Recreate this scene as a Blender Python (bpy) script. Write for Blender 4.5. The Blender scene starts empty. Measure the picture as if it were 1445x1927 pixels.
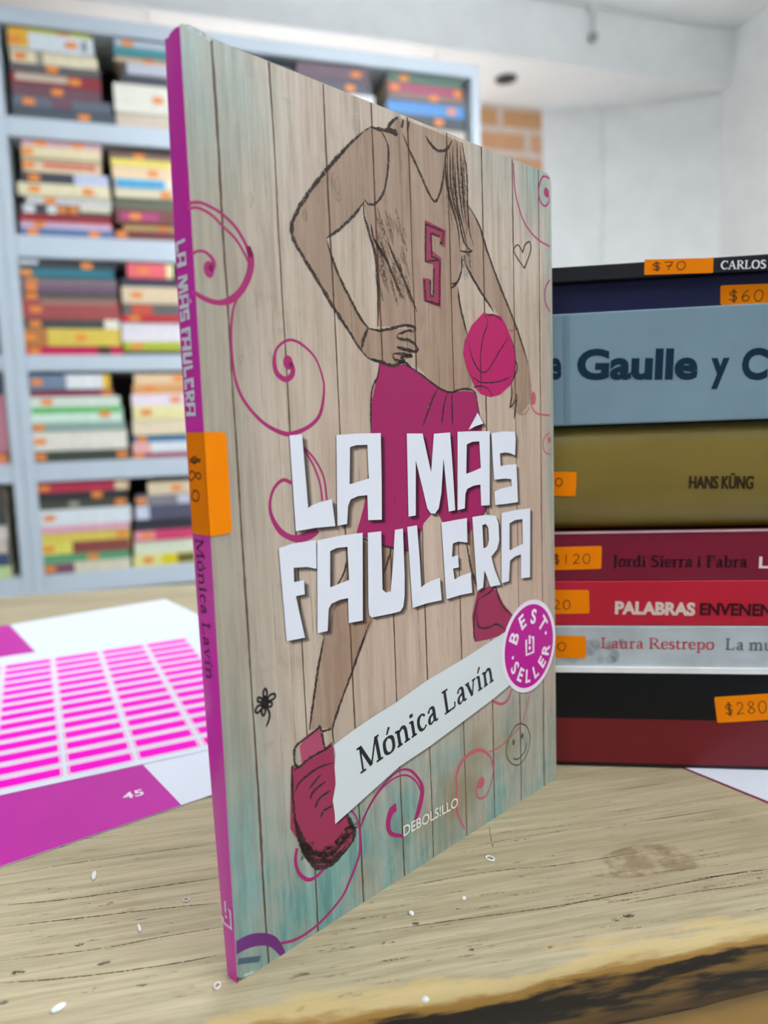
import bpy, bmesh, math, random
from mathutils import Vector, Matrix, geometry

random.seed(7)
D = bpy.data
SC = bpy.context.scene
COL = SC.collection
R = math.radians

# ------------------------------------------------------------------ camera, world, light, exposure
CAM = Vector((-0.00922643, -0.14611748, 0.86471376))
RX = Vector((0.9536909, -0.2988539, -0.0340579))     # right
RY = Vector((-0.0647205, -0.0933090, -0.9935314))    # down
RZ = Vector((0.2937428, 0.9497262, -0.1083299))      # forward
FPX, CX, CY = 1369.49, 722.5, 963.5
cd = D.cameras.new('camera')
cam = D.objects.new('camera', cd); COL.objects.link(cam)
cam.matrix_world = Matrix(((RX.x, -RY.x, -RZ.x, CAM.x), (RX.y, -RY.y, -RZ.y, CAM.y), (RX.z, -RY.z, -RZ.z, CAM.z), (0, 0, 0, 1)))
cd.sensor_fit = 'VERTICAL'; cd.sensor_height = 36.0
cd.lens = FPX / 1927 * 36.0
cd.clip_start = 0.01; cd.clip_end = 50
cd.dof.use_dof = True; cd.dof.focus_distance = 0.185; cd.dof.aperture_fstop = 11.5
SC.camera = cam
SC.view_settings.view_transform = 'Standard'; SC.view_settings.look = 'None'
SC.view_settings.gamma = 1.0; SC.view_settings.use_curve_mapping = False
EXPOSURE = 0.50
SC.view_settings.exposure = EXPOSURE
w = D.worlds.new('world'); SC.world = w; w.use_nodes = True
w.node_tree.nodes['Background'].inputs[0].default_value = (0.9, 0.95, 1, 1)
w.node_tree.nodes['Background'].inputs[1].default_value = 0.3
LAMP_STRENGTH = 15.0
LAMP_COLOUR = (0.93, 0.975, 1.0)
LAMP_POWER = (0.07, 0.66, 0.42, 0.87, 0.27)              # front left, front right, rear left, rear right, added alcove light

# ------------------------------------------------------------------ geometry helpers
def ray(u, v):
    return RX * ((u - CX) / FPX) + RY * ((v - CY) / FPX) + RZ
def hit(u, v, n, p):
    d = ray(u, v); return CAM + d * ((p - CAM).dot(n) / d.dot(n))
TZ = 0.75                                             # table height
def onz(u, v, z=TZ): return hit(u, v, Vector((0, 0, 1)), Vector((0, 0, z)))
BOOK_ROT = R(27)
BX = Vector((math.cos(BOOK_ROT), math.sin(BOOK_ROT), 0)); BYv = Vector((-math.sin(BOOK_ROT), math.cos(BOOK_ROT), 0))
BO = Vector((0, 0, TZ))
def cov(u, v):                                        # photograph trace -> front cover millimetres
    p = hit(u, v, BYv, BO) - BO; return (p.dot(BX) * 1000, p.z * 1000)
def spi(u, v):                                        # -> spine millimetres (depth, height)
    p = hit(u, v, BX, BO) - BO; return (p.dot(BYv) * 1000, p.z * 1000)
ST_ROT = R(-25.07); SO = Vector((0.11449658, 0.06347144, TZ))
SX = Vector((math.cos(ST_ROT), math.sin(ST_ROT), 0)); SYv = Vector((-math.sin(ST_ROT), math.cos(ST_ROT), 0))
def stk(u, v):                                        # -> face of the pile of books, millimetres
    p = hit(u, v, SYv, SO) - SO; return (p.dot(SX) * 1000, p.z * 1000)
CASE_Y = CAM.y + 2.0
def bc(u, v, off=0.0):                                # -> bookcase front plane, metres
    return hit(u, v, Vector((0, 1, 0)), Vector((0, CASE_Y + off, 0)))
def Z(ox, oy, s): return lambda pts: [(ox + x / s, oy + y / s) for x, y in pts]
def smooth(pts, step=4):
    if len(pts) < 3: return list(pts)
    out = []
    P = [pts[0]] + list(pts) + [pts[-1]]
    for i in range(1, len(P) - 2):
        p0, p1, p2, p3 = P[i - 1], P[i], P[i + 1], P[i + 2]
        for k in range(step):
            t = k / step
            out.append(tuple(0.5 * ((2 * p1[j]) + (-p0[j] + p2[j]) * t + (2 * p0[j] - 5 * p1[j] + 4 * p2[j] - p3[j]) * t * t
                       + (-p0[j] + 3 * p1[j] - 3 * p2[j] + p3[j]) * t ** 3) for j in range(len(p1))))
    out.append(tuple(pts[-1])); return out
def resample(pts, d):
    out = [pts[0]]; acc = 0
    for a, b in zip(pts, pts[1:]):
        L = math.dist(a[:2], b[:2]); n = max(1, int(L / d))
        for k in range(1, n + 1): out.append(tuple(a[j] + (b[j] - a[j]) * k / n for j in range(len(a))))
    return out

class MB:
    def __init__(s): s.v = []; s.f = []; s.m = []
    def vert(s, p): s.v.append(tuple(p)); return len(s.v) - 1
    def face(s, pts, mi=0):
        i = [s.vert(p) for p in pts]; s.f.append(i); s.m.append(mi)
    def grid(s, rows, mi=0, closed=False):
        idx = [[s.vert(p) for p in r] for r in rows]
        for a, b in zip(idx, idx[1:]):
            n = len(a)
            for k in range(n if closed else n - 1):
                s.f.append([a[k], a[(k + 1) % n], b[(k + 1) % n], b[k]]); s.m.append(mi)
    def box(s, x0, x1, y0, y1, z0, z1, mi=0):
        q = [s.vert(p) for p in ((x0, y0, z0), (x1, y0, z0), (x1, y1, z0), (x0, y1, z0), (x0, y0, z1), (x1, y0, z1), (x1, y1, z1), (x0, y1, z1))]
        for f in ((3, 2, 1, 0), (4, 5, 6, 7), (0, 1, 5, 4), (1, 2, 6, 5), (2, 3, 7, 6), (3, 0, 4, 7)):
            s.f.append([q[k] for k in f]); s.m.append(mi)
    def prism(s, poly, fn0, fn1, mi=0):               # closed slab between two mappings of one outline
        a = [s.vert(fn0(*p)) for p in poly]; b = [s.vert(fn1(*p)) for p in poly]; n = len(poly)
        s.f.append(a); s.m.append(mi); s.f.append(b[::-1]); s.m.append(mi)
        for k in range(n): s.f.append([a[k], b[k], b[(k + 1) % n], a[(k + 1) % n]]); s.m.append(mi)
    def build(s, name, mats, parent=None, smooth=False, fix=True, bevel=0, seg=2):
        me = D.meshes.new(name); me.from_pydata(s.v, [], s.f)
        if not isinstance(mats, (list, tuple)): mats = [mats]
        for m in mats: me.materials.append(m)
        me.polygons.foreach_set('material_index', s.m)
        me.validate()
        if fix:
            bm = bmesh.new(); bm.from_mesh(me); bmesh.ops.recalc_face_normals(bm, faces=bm.faces); bm.to_mesh(me); bm.free()
        if smooth: me.polygons.foreach_set('use_smooth', [True] * len(me.polygons))
        o = D.objects.new(name, me); COL.objects.link(o)
        if parent: o.parent = parent
        if bevel:
            b = o.modifiers.new('bevel', 'BEVEL'); b.width = bevel; b.segments = seg; b.limit_method = 'ANGLE'; b.angle_limit = R(40)
        return o
def thing(name, label, cat, loc=(0, 0, 0), rz=0.0, group=None):
    o = D.objects.new(name, None); COL.objects.link(o); o.location = loc; o.rotation_euler = (0, 0, rz)
    o['label'] = label; o['category'] = cat
    if group: o['group'] = group
    o.empty_display_size = 0.02
    return o
def tag(o, label, cat, group=None):
    o['label'] = label; o['category'] = cat
    if group: o['group'] = group
    return o
def struct(o, label=None, cat=None):
    o['kind'] = 'structure'
    if label: o['label'] = label
    if cat: o['category'] = cat
    return o

# ------------------------------------------------------------------ materials
def lin(c):
    c /= 255.0
    return c / 12.92 if c <= 0.04045 else ((c + 0.055) / 1.055) ** 2.4
LIT = 0.80                                            # light level: how bright a perfect white shows on the pile
def rgb(r, g, b, k=LIT):
    return tuple(min(0.92, lin(x) / k) for x in (r, g, b)) + (1.0,)
class NT:
    def __init__(s, m):
        m.use_nodes = True; s.t = m.node_tree; s.b = s.t.nodes['Principled BSDF']; s.out = s.t.nodes['Material Output']
    def n(s, typ, **kw):
        nd = s.t.nodes.new(typ)
        for k, v in kw.items():
            if k.startswith('_'): setattr(nd, k[1:], v)
            else:
                key = k.replace('__', ' ')
                inp = nd.inputs[int(key[1:])] if key[0] == 'i' and key[1:].isdigit() else nd.inputs[key]
                s.set(inp, v)
        return nd
    def set(s, inp, v):
        if isinstance(v, bpy.types.NodeSocket): s.t.links.new(v, inp)
        elif isinstance(v, bpy.types.Node): s.t.links.new(v.outputs[0], inp)
        else: inp.default_value = v
    def math(s, op, a, b=0.0, c=0.0):
        nd = s.n('ShaderNodeMath', _operation=op); s.set(nd.inputs[0], a); s.set(nd.inputs[1], b); s.set(nd.inputs[2], c); return nd
    def mr(s, v, a, b, c=0.0, d=1.0, sm=True):
        nd = s.n('ShaderNodeMapRange'); nd.interpolation_type = 'SMOOTHSTEP' if sm else 'LINEAR'
        s.set(nd.inputs[0], v)
        for i, x in enumerate((a, b, c, d)): nd.inputs[i + 1].default_value = x
        return nd
    def mix(s, f, a, b, typ='MIX'):
        nd = s.n('ShaderNodeMix', _data_type='RGBA', _blend_type=typ); s.set(nd.inputs[0], f); s.set(nd.inputs[6], a); s.set(nd.inputs[7], b); return nd.outputs[2]
    def noise(s, vec, scale, detail=4, rough=0.6, map_=None):
        nd = s.n('ShaderNodeTexNoise'); nd.inputs['Scale'].default_value = scale; nd.inputs['Detail'].default_value = detail; nd.inputs['Roughness'].default_value = rough
        if map_:
            mp = s.n('ShaderNodeMapping'); s.set(mp.inputs[0], vec); mp.inputs['Scale'].default_value = map_; vec = mp.outputs[0]
        s.set(nd.inputs['Vector'], vec); return nd.outputs[0]
    def obj(s): return s.n('ShaderNodeTexCoord').outputs['Object']
    def bump(s, h, strength=0.2, dist=0.001):
        nd = s.n('ShaderNodeBump'); nd.inputs['Strength'].default_value = strength; nd.inputs['Distance'].default_value = dist
        s.set(nd.inputs['Height'], h); s.t.links.new(nd.outputs[0], s.b.inputs['Normal'])
_mats = {}
def plain(name, col, rough=0.5, coat=0.0, var=0.06, scale=60, metal=0.0, bumpy=0.0, spec=0.5):
    if name in _mats: return _mats[name]
    m = D.materials.new(name); t = NT(m)
    nz = t.noise(t.obj(), scale, 3)
    dark = tuple(c * (1 - var) for c in col[:3]) + (1,); lite = tuple(min(1, c * (1 + var)) for c in col[:3]) + (1,)
    t.set(t.b.inputs['Base Color'], t.mix(t.mr(nz, 0.3, 0.7), dark, lite))
    t.b.inputs['Specular IOR Level'].default_value = spec
    t.b.inputs['Roughness'].default_value = rough; t.b.inputs['Metallic'].default_value = metal
    t.b.inputs['Coat Weight'].default_value = coat; t.b.inputs['Coat Roughness'].default_value = 0.12
    if bumpy: t.bump(nz, bumpy, 0.0005)
    _mats[name] = m; return m
def ink(name, col, alpha=1.0, rough=0.42, noise_scale=0, lo=0.35, hi=0.6, stretch=(1, 1, 1)):
    """printed ink: thin film over the board; noise breaks it up like charcoal"""
    if name in _mats: return _mats[name]
    m = D.materials.new(name); t = NT(m)
    t.b.inputs['Base Color'].default_value = col; t.b.inputs['Roughness'].default_value = rough; t.b.inputs['Specular IOR Level'].default_value = .25
    if noise_scale:
        a = t.mr(t.noise(t.obj(), noise_scale, 3, 0.7, stretch), lo, hi, 0.0, alpha)
        t.set(t.b.inputs['Alpha'], a)
    else: t.b.inputs['Alpha'].default_value = alpha
    _mats[name] = m; return m

# ------------------------------------------------------------------ flat artwork helper
class Art:
    """flat print on a plane: mp(x_mm, z_mm, layer) gives the vertex"""
    def __init__(s, mp): s.mp = mp; s.mb = MB()
    def poly(s, outer, holes=(), layer=1, mi=0):
        loops = [[Vector((x, y, 0)) for x, y in outer]] + [[Vector((x, y, 0)) for x, y in h] for h in holes]
        tri = geometry.tessellate_polygon(loops); flat = [p for l in loops for p in l]
        base = len(s.mb.v)
        for p in flat: s.mb.v.append(tuple(s.mp(p.x, p.y, layer)))
        for t in tri: s.mb.f.append([base + k for k in t]); s.mb.m.append(mi)
    def ribbon(s, pts, width, layer=1, mi=0, jit=0.0, taper=False, step=0.6, sm=True):
        pts = [tuple(p[:2]) + ((p[2],) if len(p) > 2 else (width,)) for p in pts]
        if sm: pts = smooth(pts, 5)
        if step: pts = resample(pts, step)
        n = len(pts); A = []; B = []
        for i, p in enumerate(pts):
            a = pts[max(0, i - 1)]; b = pts[min(n - 1, i + 1)]
            dx, dy = b[0] - a[0], b[1] - a[1]; L = math.hypot(dx, dy) or 1
            w_ = p[2] / 2
            if taper: w_ *= min(1.0, 0.25 + 4 * min(i, n - 1 - i) / max(1, n - 1))
            w1 = w_ * (1 + random.uniform(-jit, jit)); w2 = w_ * (1 + random.uniform(-jit, jit))
            A.append(s.mp(p[0] - dy / L * w1, p[1] + dx / L * w1, layer)); B.append(s.mp(p[0] + dy / L * w2, p[1] - dx / L * w2, layer))
        s.mb.grid([A, B], mi)
    def disc(s, c, r, layer=1, mi=0, n=28, ry=None):
        s.poly([(c[0] + r * math.cos(2 * math.pi * k / n), c[1] + (ry or r) * math.sin(2 * math.pi * k / n)) for k in range(n)], (), layer, mi)
    def tris(s, verts, faces, layer=1, mi=0):
        base = len(s.mb.v)
        for x, y in verts: s.mb.v.append(tuple(s.mp(x, y, layer)))
        for f in faces: s.mb.f.append([base + k for k in f]); s.mb.m.append(mi)
    def build(s, name, mats, parent): return s.mb.build(name, mats, parent, fix=False)

_fc = {}
def font_mesh(txt, bold=0.0):
    k = (txt, bold)
    if k in _fc: return _fc[k]
    c = D.curves.new('lettering_source', 'FONT'); c.body = txt; c.offset = bold; c.resolution_u = 4
    o = D.objects.new('lettering_source', c); COL.objects.link(o)
    dg = bpy.context.evaluated_depsgraph_get(); dg.update()
    e = o.evaluated_get(dg); me = e.to_mesh()
    v = [(p.co.x, p.co.y) for p in me.vertices]; f = [list(p.vertices) for p in me.polygons]
    e.to_mesh_clear(); D.objects.remove(o); D.curves.remove(c)
    _fc[k] = (v, f); return v, f
def sans(art, txt, p0, p1, cap, bold=0.0, layer=1, mi=0, lean=0.0):
    """letters along p0 -> p1 with capital height cap (all millimetres on the plane)"""
    v, f = font_mesh(txt, bold); cv_, _ = font_mesh('H', bold)
    ch = max(y for x, y in cv_); x0 = min(x for x, y in v); x1 = max(x for x, y in v)
    L = math.dist(p0, p1); ex = ((p1[0] - p0[0]) / L, (p1[1] - p0[1]) / L); ey = (-ex[1], ex[0])
    out = []
    for x, y in v:
        a = (x - x0) / (x1 - x0) * L; b = y / ch * cap; a += b * lean
        out.append((p0[0] + ex[0] * a + ey[0] * b, p0[1] + ex[1] * a + ey[1] * b))
    art.tris(out, f, layer, mi)
# a hand-drawn roman letter set: strokes of (x, y, width) in units of the capital height, with serifs
def _s(*p): return list(p)
TN, TK = 0.072, 0.135
SER = {
 'M': (1.12, [[(.17, 0, TN), (.2, 1, TN)], [(.2, 1, TK), (.55, .04, TK)], [(.55, .04, TN), (.9, 1, TN)], [(.93, 0, TK), (.91, 1, TK)]], [(.05, .3, 0), (.78, 1.08, 0), (.06, .24, 1), (.86, 1.05, 1)]),
 'L': (.74, [[(.2, 0, TK), (.2, 1, TK)], [(.2, .03, TN), (.62, .03, TN)], [(.62, .03, TN), (.66, .26, TN)]], [(.05, .35, 0), (.05, .37, 1)]),
 'C': (.86, [[(.78, .82, TN), (.6, .97, TN), (.34, .9, TK), (.15, .5, TK * 1.1), (.34, .1, TK), (.6, .02, TN), (.8, .18, TN)], [(.78, 1, TN), (.78, .74, TN)]], []),
 'A': (.9, [[(.12, 0, TN), (.43, 1, TN)], [(.43, 1, TK), (.76, 0, TK)], [(.24, .36, TN), (.62, .36, TN)]], [(.0, .26, 0), (.62, .9, 0)]),
 'R': (.86, [[(.2, 0, TK), (.2, 1, TK)], [(.2, .97, TN), (.46, .97, TN), (.64, .75, TK), (.46, .5, TN), (.2, .48, TN)], [(.4, .5, TK), (.76, 0, TK)]], [(.06, .36, 0), (.06, .3, 1), (.68, .9, 0)]),
 'O': (.94, [[(.47, .98, TN), (.2, .84, TK), (.12, .5, TK), (.2, .16, TK), (.47, .02, TN), (.74, .16, TK), (.82, .5, TK), (.74, .84, TK), (.47, .98, TN)]], []),
 'S': (.68, [[(.56, .8, TN), (.46, .96, TN), (.2, .92, TN * 1.6), (.14, .7, TK), (.4, .5, TK), (.56, .26, TK), (.4, .05, TN * 1.6), (.16, .04, TN), (.1, .22, TN)]], []),
 'J': (.5, [[(.28, 1, TK), (.28, .1, TK), (.12, -.18, TN)]], [(.14, .44, 1)]),
 'F': (.72, [[(.2, 0, TK), (.2, 1, TK)], [(.2, .97, TN), (.62, .97, TN), ], [(.62, .97, TN), (.64, .76, TN)], [(.2, .52, TN), (.5, .52, TN)]], [(.06, .38, 0), (.06, .3, 1)]),
 'o': (.6, [[(.3, .66, TN), (.13, .56, TK), (.09, .33, TK), (.13, .1, TK), (.3, .0, TN), (.47, .1, TK), (.51, .33, TK), (.47, .56, TK), (.3, .66, TN)]], []),
 'n': (.7, [[(.18, 0, TK), (.18, .64, TK)], [(.2, .52, TN), (.38, .66, TN * 1.5), (.52, .54, TK), (.53, 0, TK)]], [(.05, .3, 0), (.4, .67, 0), (.04, .2, .63)]),
 'i': (.36, [[(.18, 0, TK), (.18, .64, TK)], [(.18, .80, .16), (.18, .95, .16)]], [(.05, .32, 0), (.04, .2, .63)]),
 '1i': (.36, [[(.18, 0, TK), (.18, .64, TK)], [(.15, .78, TN), (.3, 1.02, .1)]], [(.05, .32, 0), (.04, .2, .63)]),
 'c': (.52, [[(.46, .52, .1), (.34, .64, TN), (.16, .56, TK), (.1, .32, TK), (.17, .08, TK), (.32, .01, TN), (.48, .12, TN)]], []),
 'a': (.58, [[(.12, .5, .1), (.24, .65, TN), (.4, .58, TK), (.41, .12, TK), (.5, .02, TN), (.56, .06, TN)], [(.4, .4, TN), (.18, .3, TK * .8), (.12, .13, TK), (.2, .01, TN), (.4, .12, TN)]], []),
 'v': (.62, [[(.12, .64, TK), (.32, 0, TK)], [(.32, 0, TN), (.5, .64, TN)]], [(.0, .24, .64), (.4, .62, .64)]),
 'r': (.48, [[(.18, 0, TK), (.18, .64, TK)], [(.2, .48, TN), (.32, .64, TN * 1.4), (.44, .6, .12)]], [(.05, .33, 0), (.04, .2, .63)]),
 'd': (.66, [[(.49, .02, TK), (.49, 1, TK)], [(.48, .58, TN), (.3, .65, TN), (.13, .5, TK), (.1, .3, TK), (.15, .08, TK), (.28, .0, TN), (.48, .14, TN)]], [(.49, .62, 0.02), (.36, .52, 1)]),
 'b': (.66, [[(.17, .02, TK), (.17, 1, TK)], [(.18, .5, TN), (.36, .65, TN), (.53, .5, TK), (.56, .32, TK), (.5, .1, TK), (.34, .0, TN), (.17, .1, TN)]], [(.04, .2, 1)]),
 'e': (.54, [[(.1, .36, TN), (.46, .36, TN), (.44, .54, TN * 1.3), (.28, .65, TN), (.12, .52, TK), (.09, .3, TK), (.16, .08, TK), (.32, .0, TN), (.48, .12, TN)]], []),
 'u': (.68, [[(.16, .64, TK), (.16, .16, TK), (.28, .01, TN * 1.4), (.48, .14, TN)], [(.5, .0, TK), (.5, .64, TK)]], [(.03, .2, .63), (.37, .54, .63), (.5, .63, .01)]),
 's': (.46, [[(.38, .52, TN), (.3, .64, TN), (.13, .6, TN * 1.5), (.12, .44, TK), (.3, .3, TK), (.38, .14, TK), (.26, .01, TN * 1.5), (.1, .03, TN), (.07, .15, TN)]], []),
 't': (.42, [[(.18, .82, TN), (.18, .12, TK), (.28, .01, TN), (.4, .08, TN)], [(.04, .62, TN), (.36, .62, TN)]], []),
 'p': (.66, [[(.17, -.32, TK), (.17, .64, TK)], [(.18, .52, TN), (.36, .65, TN), (.53, .5, TK), (.56, .32, TK), (.5, .1, TK), (.34, .0, TN), (.17, .1, TN)]], [(.04, .32, -.32), (.04, .2, .63)]),
 'm': (1.04, [[(.18, 0, TK), (.18, .64, TK)], [(.2, .52, TN), (.36, .66, TN * 1.5), (.5, .54, TK), (.51, 0, TK)], [(.53, .52, TN), (.7, .66, TN * 1.5), (.84, .54, TK), (.85, 0, TK)]], [(.05, .3, 0), (.4, .63, 0), (.73, .98, 0), (.04, .2, .63)]),
}
SER['ó'] = (SER['o'][0], SER['o'][1] + [[(.27, .78, TN), (.42, 1.02, .1)]], []); SER['í'] = SER['1i']
def serif(art, txt, p0, p1, cap, layer=1, mi=0, weight=1.0):
    tot = sum(SER[c][0] if c != ' ' else .3 for c in txt)
    L = math.dist(p0, p1); ex = ((p1[0] - p0[0]) / L, (p1[1] - p0[1]) / L); ey = (-ex[1], ex[0]); kx = L / tot
    def m(x, y): return (p0[0] + ex[0] * x * kx + ey[0] * y * cap, p0[1] + ex[1] * x * kx + ey[1] * y * cap)
    cx_ = 0
    for c in txt:
        if c == ' ': cx_ += .3; continue
        adv, st, sf = SER[c]; ws = weight * min(kx, cap)
        for s_ in st: art.ribbon([m(cx_ + a, b) + (w_ * ws,) for a, b, w_ in s_], 1, layer, mi, step=0, sm=len(s_) > 2)
        for a, b, y in sf:
            y = min(max(y, -.32), .975) if y != 0 else .022
            art.ribbon([m(cx_ + a, y) + (TN * ws,), m(cx_ + b, y) + (TN * ws,)], 1, layer, mi, step=0, sm=False)
        cx_ += adv
HAND = {'$': [[(.9, .75), (.55, .9), (.15, .78), (.2, .58), (.75, .45), (.85, .22), (.5, .08), (.05, .2)], [(.42, 1.1), (.52, -.1)], [(.6, 1.1), (.68, -.1)]],
 '0': [[(.5, 1), (.15, .8), (.05, .4), (.3, .02), (.7, .05), (.95, .45), (.85, .85), (.45, 1)]],
 '1': [[(.5, 1), (.45, 0)]], '2': [[(.1, .8), (.4, 1), (.8, .85), (.7, .5), (.1, .02), (.4, .06), (.95, .05)]],
 '6': [[(.75, 1), (.3, .7), (.08, .3), (.35, .02), (.8, .15), (.8, .42), (.4, .5), (.12, .3)]],
 '7': [[(.05, .95), (.9, .95), (.6, .5), (.45, 0)], [(.25, .5), (.85, .52)]],
 '8': [[(.85, .85), (.45, 1), (.15, .8), (.5, .52), (.9, .25), (.5, 0), (.1, .22), (.5, .52), (.85, .85)]]}
def hand(art, txt, p0, p1, h, width, layer=2, mi=0):
    n = len(txt); L = math.dist(p0, p1); ex = ((p1[0] - p0[0]) / L, (p1[1] - p0[1]) / L); ey = (-ex[1], ex[0]); cw = L / n
    for k, c in enumerate(txt):
        if c == ' ': continue
        for s_ in HAND[c]:
            art.ribbon([(p0[0] + ex[0] * (k + .08 + x * .74) * cw + ey[0] * y * h, p0[1] + ex[1] * (k + .08 + x * .74) * cw + ey[1] * y * h) for x, y in s_], width, layer, mi, step=0)
def rrect(x0, x1, z0, z1, r, n=4):
    P = []
    for cx_, cz, a0 in ((x1 - r, z1 - r, 0), (x0 + r, z1 - r, 90), (x0 + r, z0 + r, 180), (x1 - r, z0 + r, 270)):
        for k in range(n + 1):
            a = R(a0 + 90 * k / n); P.append((cx_ + r * math.cos(a), cz + r * math.sin(a)))
    return P

# ------------------------------------------------------------------ the room
K = 2.0 / 1.7
def far(x, y, z): return CAM + (Vector((x, y, z)) - CAM) * K
CEIL = far(0, 0, 2.075).z; SOFF = far(0, 0, 1.911).z; BEAM_Y = far(0, 1.824, 0).y
WR = far(1.79, 0, 0).x; WL = -2.6; WF = -2.4
A_, B_, C_ = far(1.281, 2.108, 0), far(1.47, 2.045, 0), far(1.79, 1.864, 0)
m_wall = plain('white_wall_paint', (0.83, 0.85, 0.86, 1), 0.7, var=0.03, scale=9, bumpy=0.05)
m_shop = plain('grey_shop_wall', (0.30, 0.31, 0.32, 1), 0.8, var=.05, scale=6)
m_ceil = plain('white_ceiling_paint', (0.85, 0.86, 0.86, 1), 0.8, var=0.02, scale=5)
m_floor = plain('grey_floor_tile', (0.55, 0.54, 0.52, 1), 0.4, var=0.08, scale=4)
def brick_mat():
    m = D.materials.new('exposed_brick'); t = NT(m)
    sp_ = t.n('ShaderNodeSeparateXYZ'); t.set(sp_.inputs[0], t.obj()); cb = t.n('ShaderNodeCombineXYZ')
    t.set(cb.inputs[0], t.math('ADD', sp_.outputs[0], -1.10)); t.set(cb.inputs[1], t.math('ADD', sp_.outputs[2], .006 - SOFF)); b = t.n('ShaderNodeTexBrick'); t.set(b.inputs['Vector'], cb.outputs[0])
    b.inputs['Scale'].default_value = 1.0; b.inputs['Brick Width'].default_value = 0.23; b.inputs['Row Height'].default_value = 0.086; b.inputs['Mortar Size'].default_value = 0.013
    b.inputs['Color1'].default_value = rgb(196, 150, 106); b.inputs['Color2'].default_value = rgb(206, 158, 128); b.inputs['Mortar'].default_value = rgb(205, 195, 188)
    nz = t.noise(t.obj(), 20, 4); t.set(t.b.inputs['Base Color'], t.mix(t.mr(nz, .3, .7, 0, .3), b.outputs[0], rgb(190, 140, 90)))
    t.b.inputs['Roughness'].default_value = 0.85; t.bump(b.outputs[1], -0.4, 0.004); return m
mb = MB(); mb.box(WL - .1, WR + .6, WF - .1, A_.y + .6, -0.05, 0); struct(mb.build('floor', m_floor))
mb = MB(); mb.box(WL - .1, WR + .1, WF - .1, BEAM_Y + .12, CEIL, CEIL + .05); struct(mb.build('ceiling', m_ceil))
mb = MB(); mb.box(WL - .1, WR + .1, BEAM_Y, BEAM_Y + .12, SOFF + .001, CEIL - .001); o = struct(mb.build('trim_beam', m_wall, bevel=.004))
mb = MB(); mb.box(WL - .1, WR + .6, BEAM_Y + .005, A_.y + .6, SOFF, SOFF + .04); struct(mb.build('ceiling_soffit', m_ceil))
mb = MB(); mb.box(WL - .1, A_.x, A_.y, A_.y + .1, 0, SOFF - .001); struct(mb.build('wall_back', brick_mat()))
mb = MB(); pts = [(A_.x + .001, A_.y - .006), (B_.x, B_.y), (B_.x + .05, B_.y + .3), (A_.x + .001, A_.y + .3)]
mb.prism(pts, lambda x, y: (x, y, 0), lambda x, y: (x, y, SOFF - .001)); struct(mb.build('wall_back_column', m_wall))
mb = MB(); pts = [(B_.x + .004, B_.y + .004), (C_.x, C_.y), (C_.x + .3, C_.y + .15), (B_.x + .1, B_.y + .4)]
mb.prism(pts, lambda x, y: (x, y, 0), lambda x, y: (x, y, SOFF - .001)); struct(mb.build('wall_back_panel', m_wall))
mb = MB(); mb.box(WR, WR + .1, WF, C_.y + .02, 0, CEIL - .001); struct(mb.build('wall_right', m_wall))
mb = MB(); mb.box(WL - .1, WL, WF, A_.y, 0, CEIL - .001); struct(mb.build('wall_left', m_shop))
mb = MB(); mb.box(WL, WR, WF - .1, WF, 0, CEIL - .001); struct(mb.build('wall_front', m_shop))
# ceiling lamps: suspended panels, and an unseen one added to brighten the alcove
def lamp_mat(k):
    m = D.materials.new('lamp_diffuser_%d' % round(k * 100)); t = NT(m)
    t.b.inputs['Emission Color'].default_value = LAMP_COLOUR + (1,); t.b.inputs['Emission Strength'].default_value = LAMP_STRENGTH * k; t.b.inputs['Base Color'].default_value = (.8, .8, .8, 1); return m
m_white = plain('white_enamel', (0.75, 0.76, 0.77, 1), 0.4, var=.02)
HANG = .30
LAMPS = [((-0.75, 1.25), CEIL, HANG, LAMP_POWER[0], 'over the left bookcase side'), ((0.75, 0.95), CEIL, HANG, LAMP_POWER[1], 'over the right wall side'), ((-0.95, -0.9), CEIL, HANG, LAMP_POWER[2], 'behind the viewer on the left'), ((1.15, -0.9), CEIL, HANG, LAMP_POWER[3], 'behind the viewer on the right'), ((0.5, A_.y - .14), SOFF, .75, LAMP_POWER[4], 'added unseen behind the bookcase to light the alcove')]
for (lx, ly), lz, hang, power, where in LAMPS:
    L = thing('ceiling_lamp', 'long white suspended light panel ' + where, 'ceiling light', (lx, ly, lz), 0, 'ceiling light panels')
    hw = .15 if hang > .1 else .05
    a = MB()
    for q in ((-.62, .62, -hw - .02, -hw), (-.62, .62, hw, hw + .02), (-.62, -.60, -hw, hw), (.60, .62, -hw, hw)): a.box(q[0], q[1], q[2], q[3], -hang - .02, -hang + .02)
    a.build('lamp_frame', m_white, L)
    a = MB(); a.box(-.599, .599, -hw + .001, hw - .001, -hang - .012, -hang + .012); a.build('lamp_diffuser', lamp_mat(power), L)
    for sx in (-.45, .45): a = MB(); a.box(sx - .003, sx + .003, -hw - .013, -hw - .007, -hang + .02, -.0002); a.build('hanging_rod', m_white, L); a = MB(); a.box(sx - .003, sx + .003, hw + .007, hw + .013, -hang + .02, -.0002); a.build('hanging_rod', m_white, L)
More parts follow.
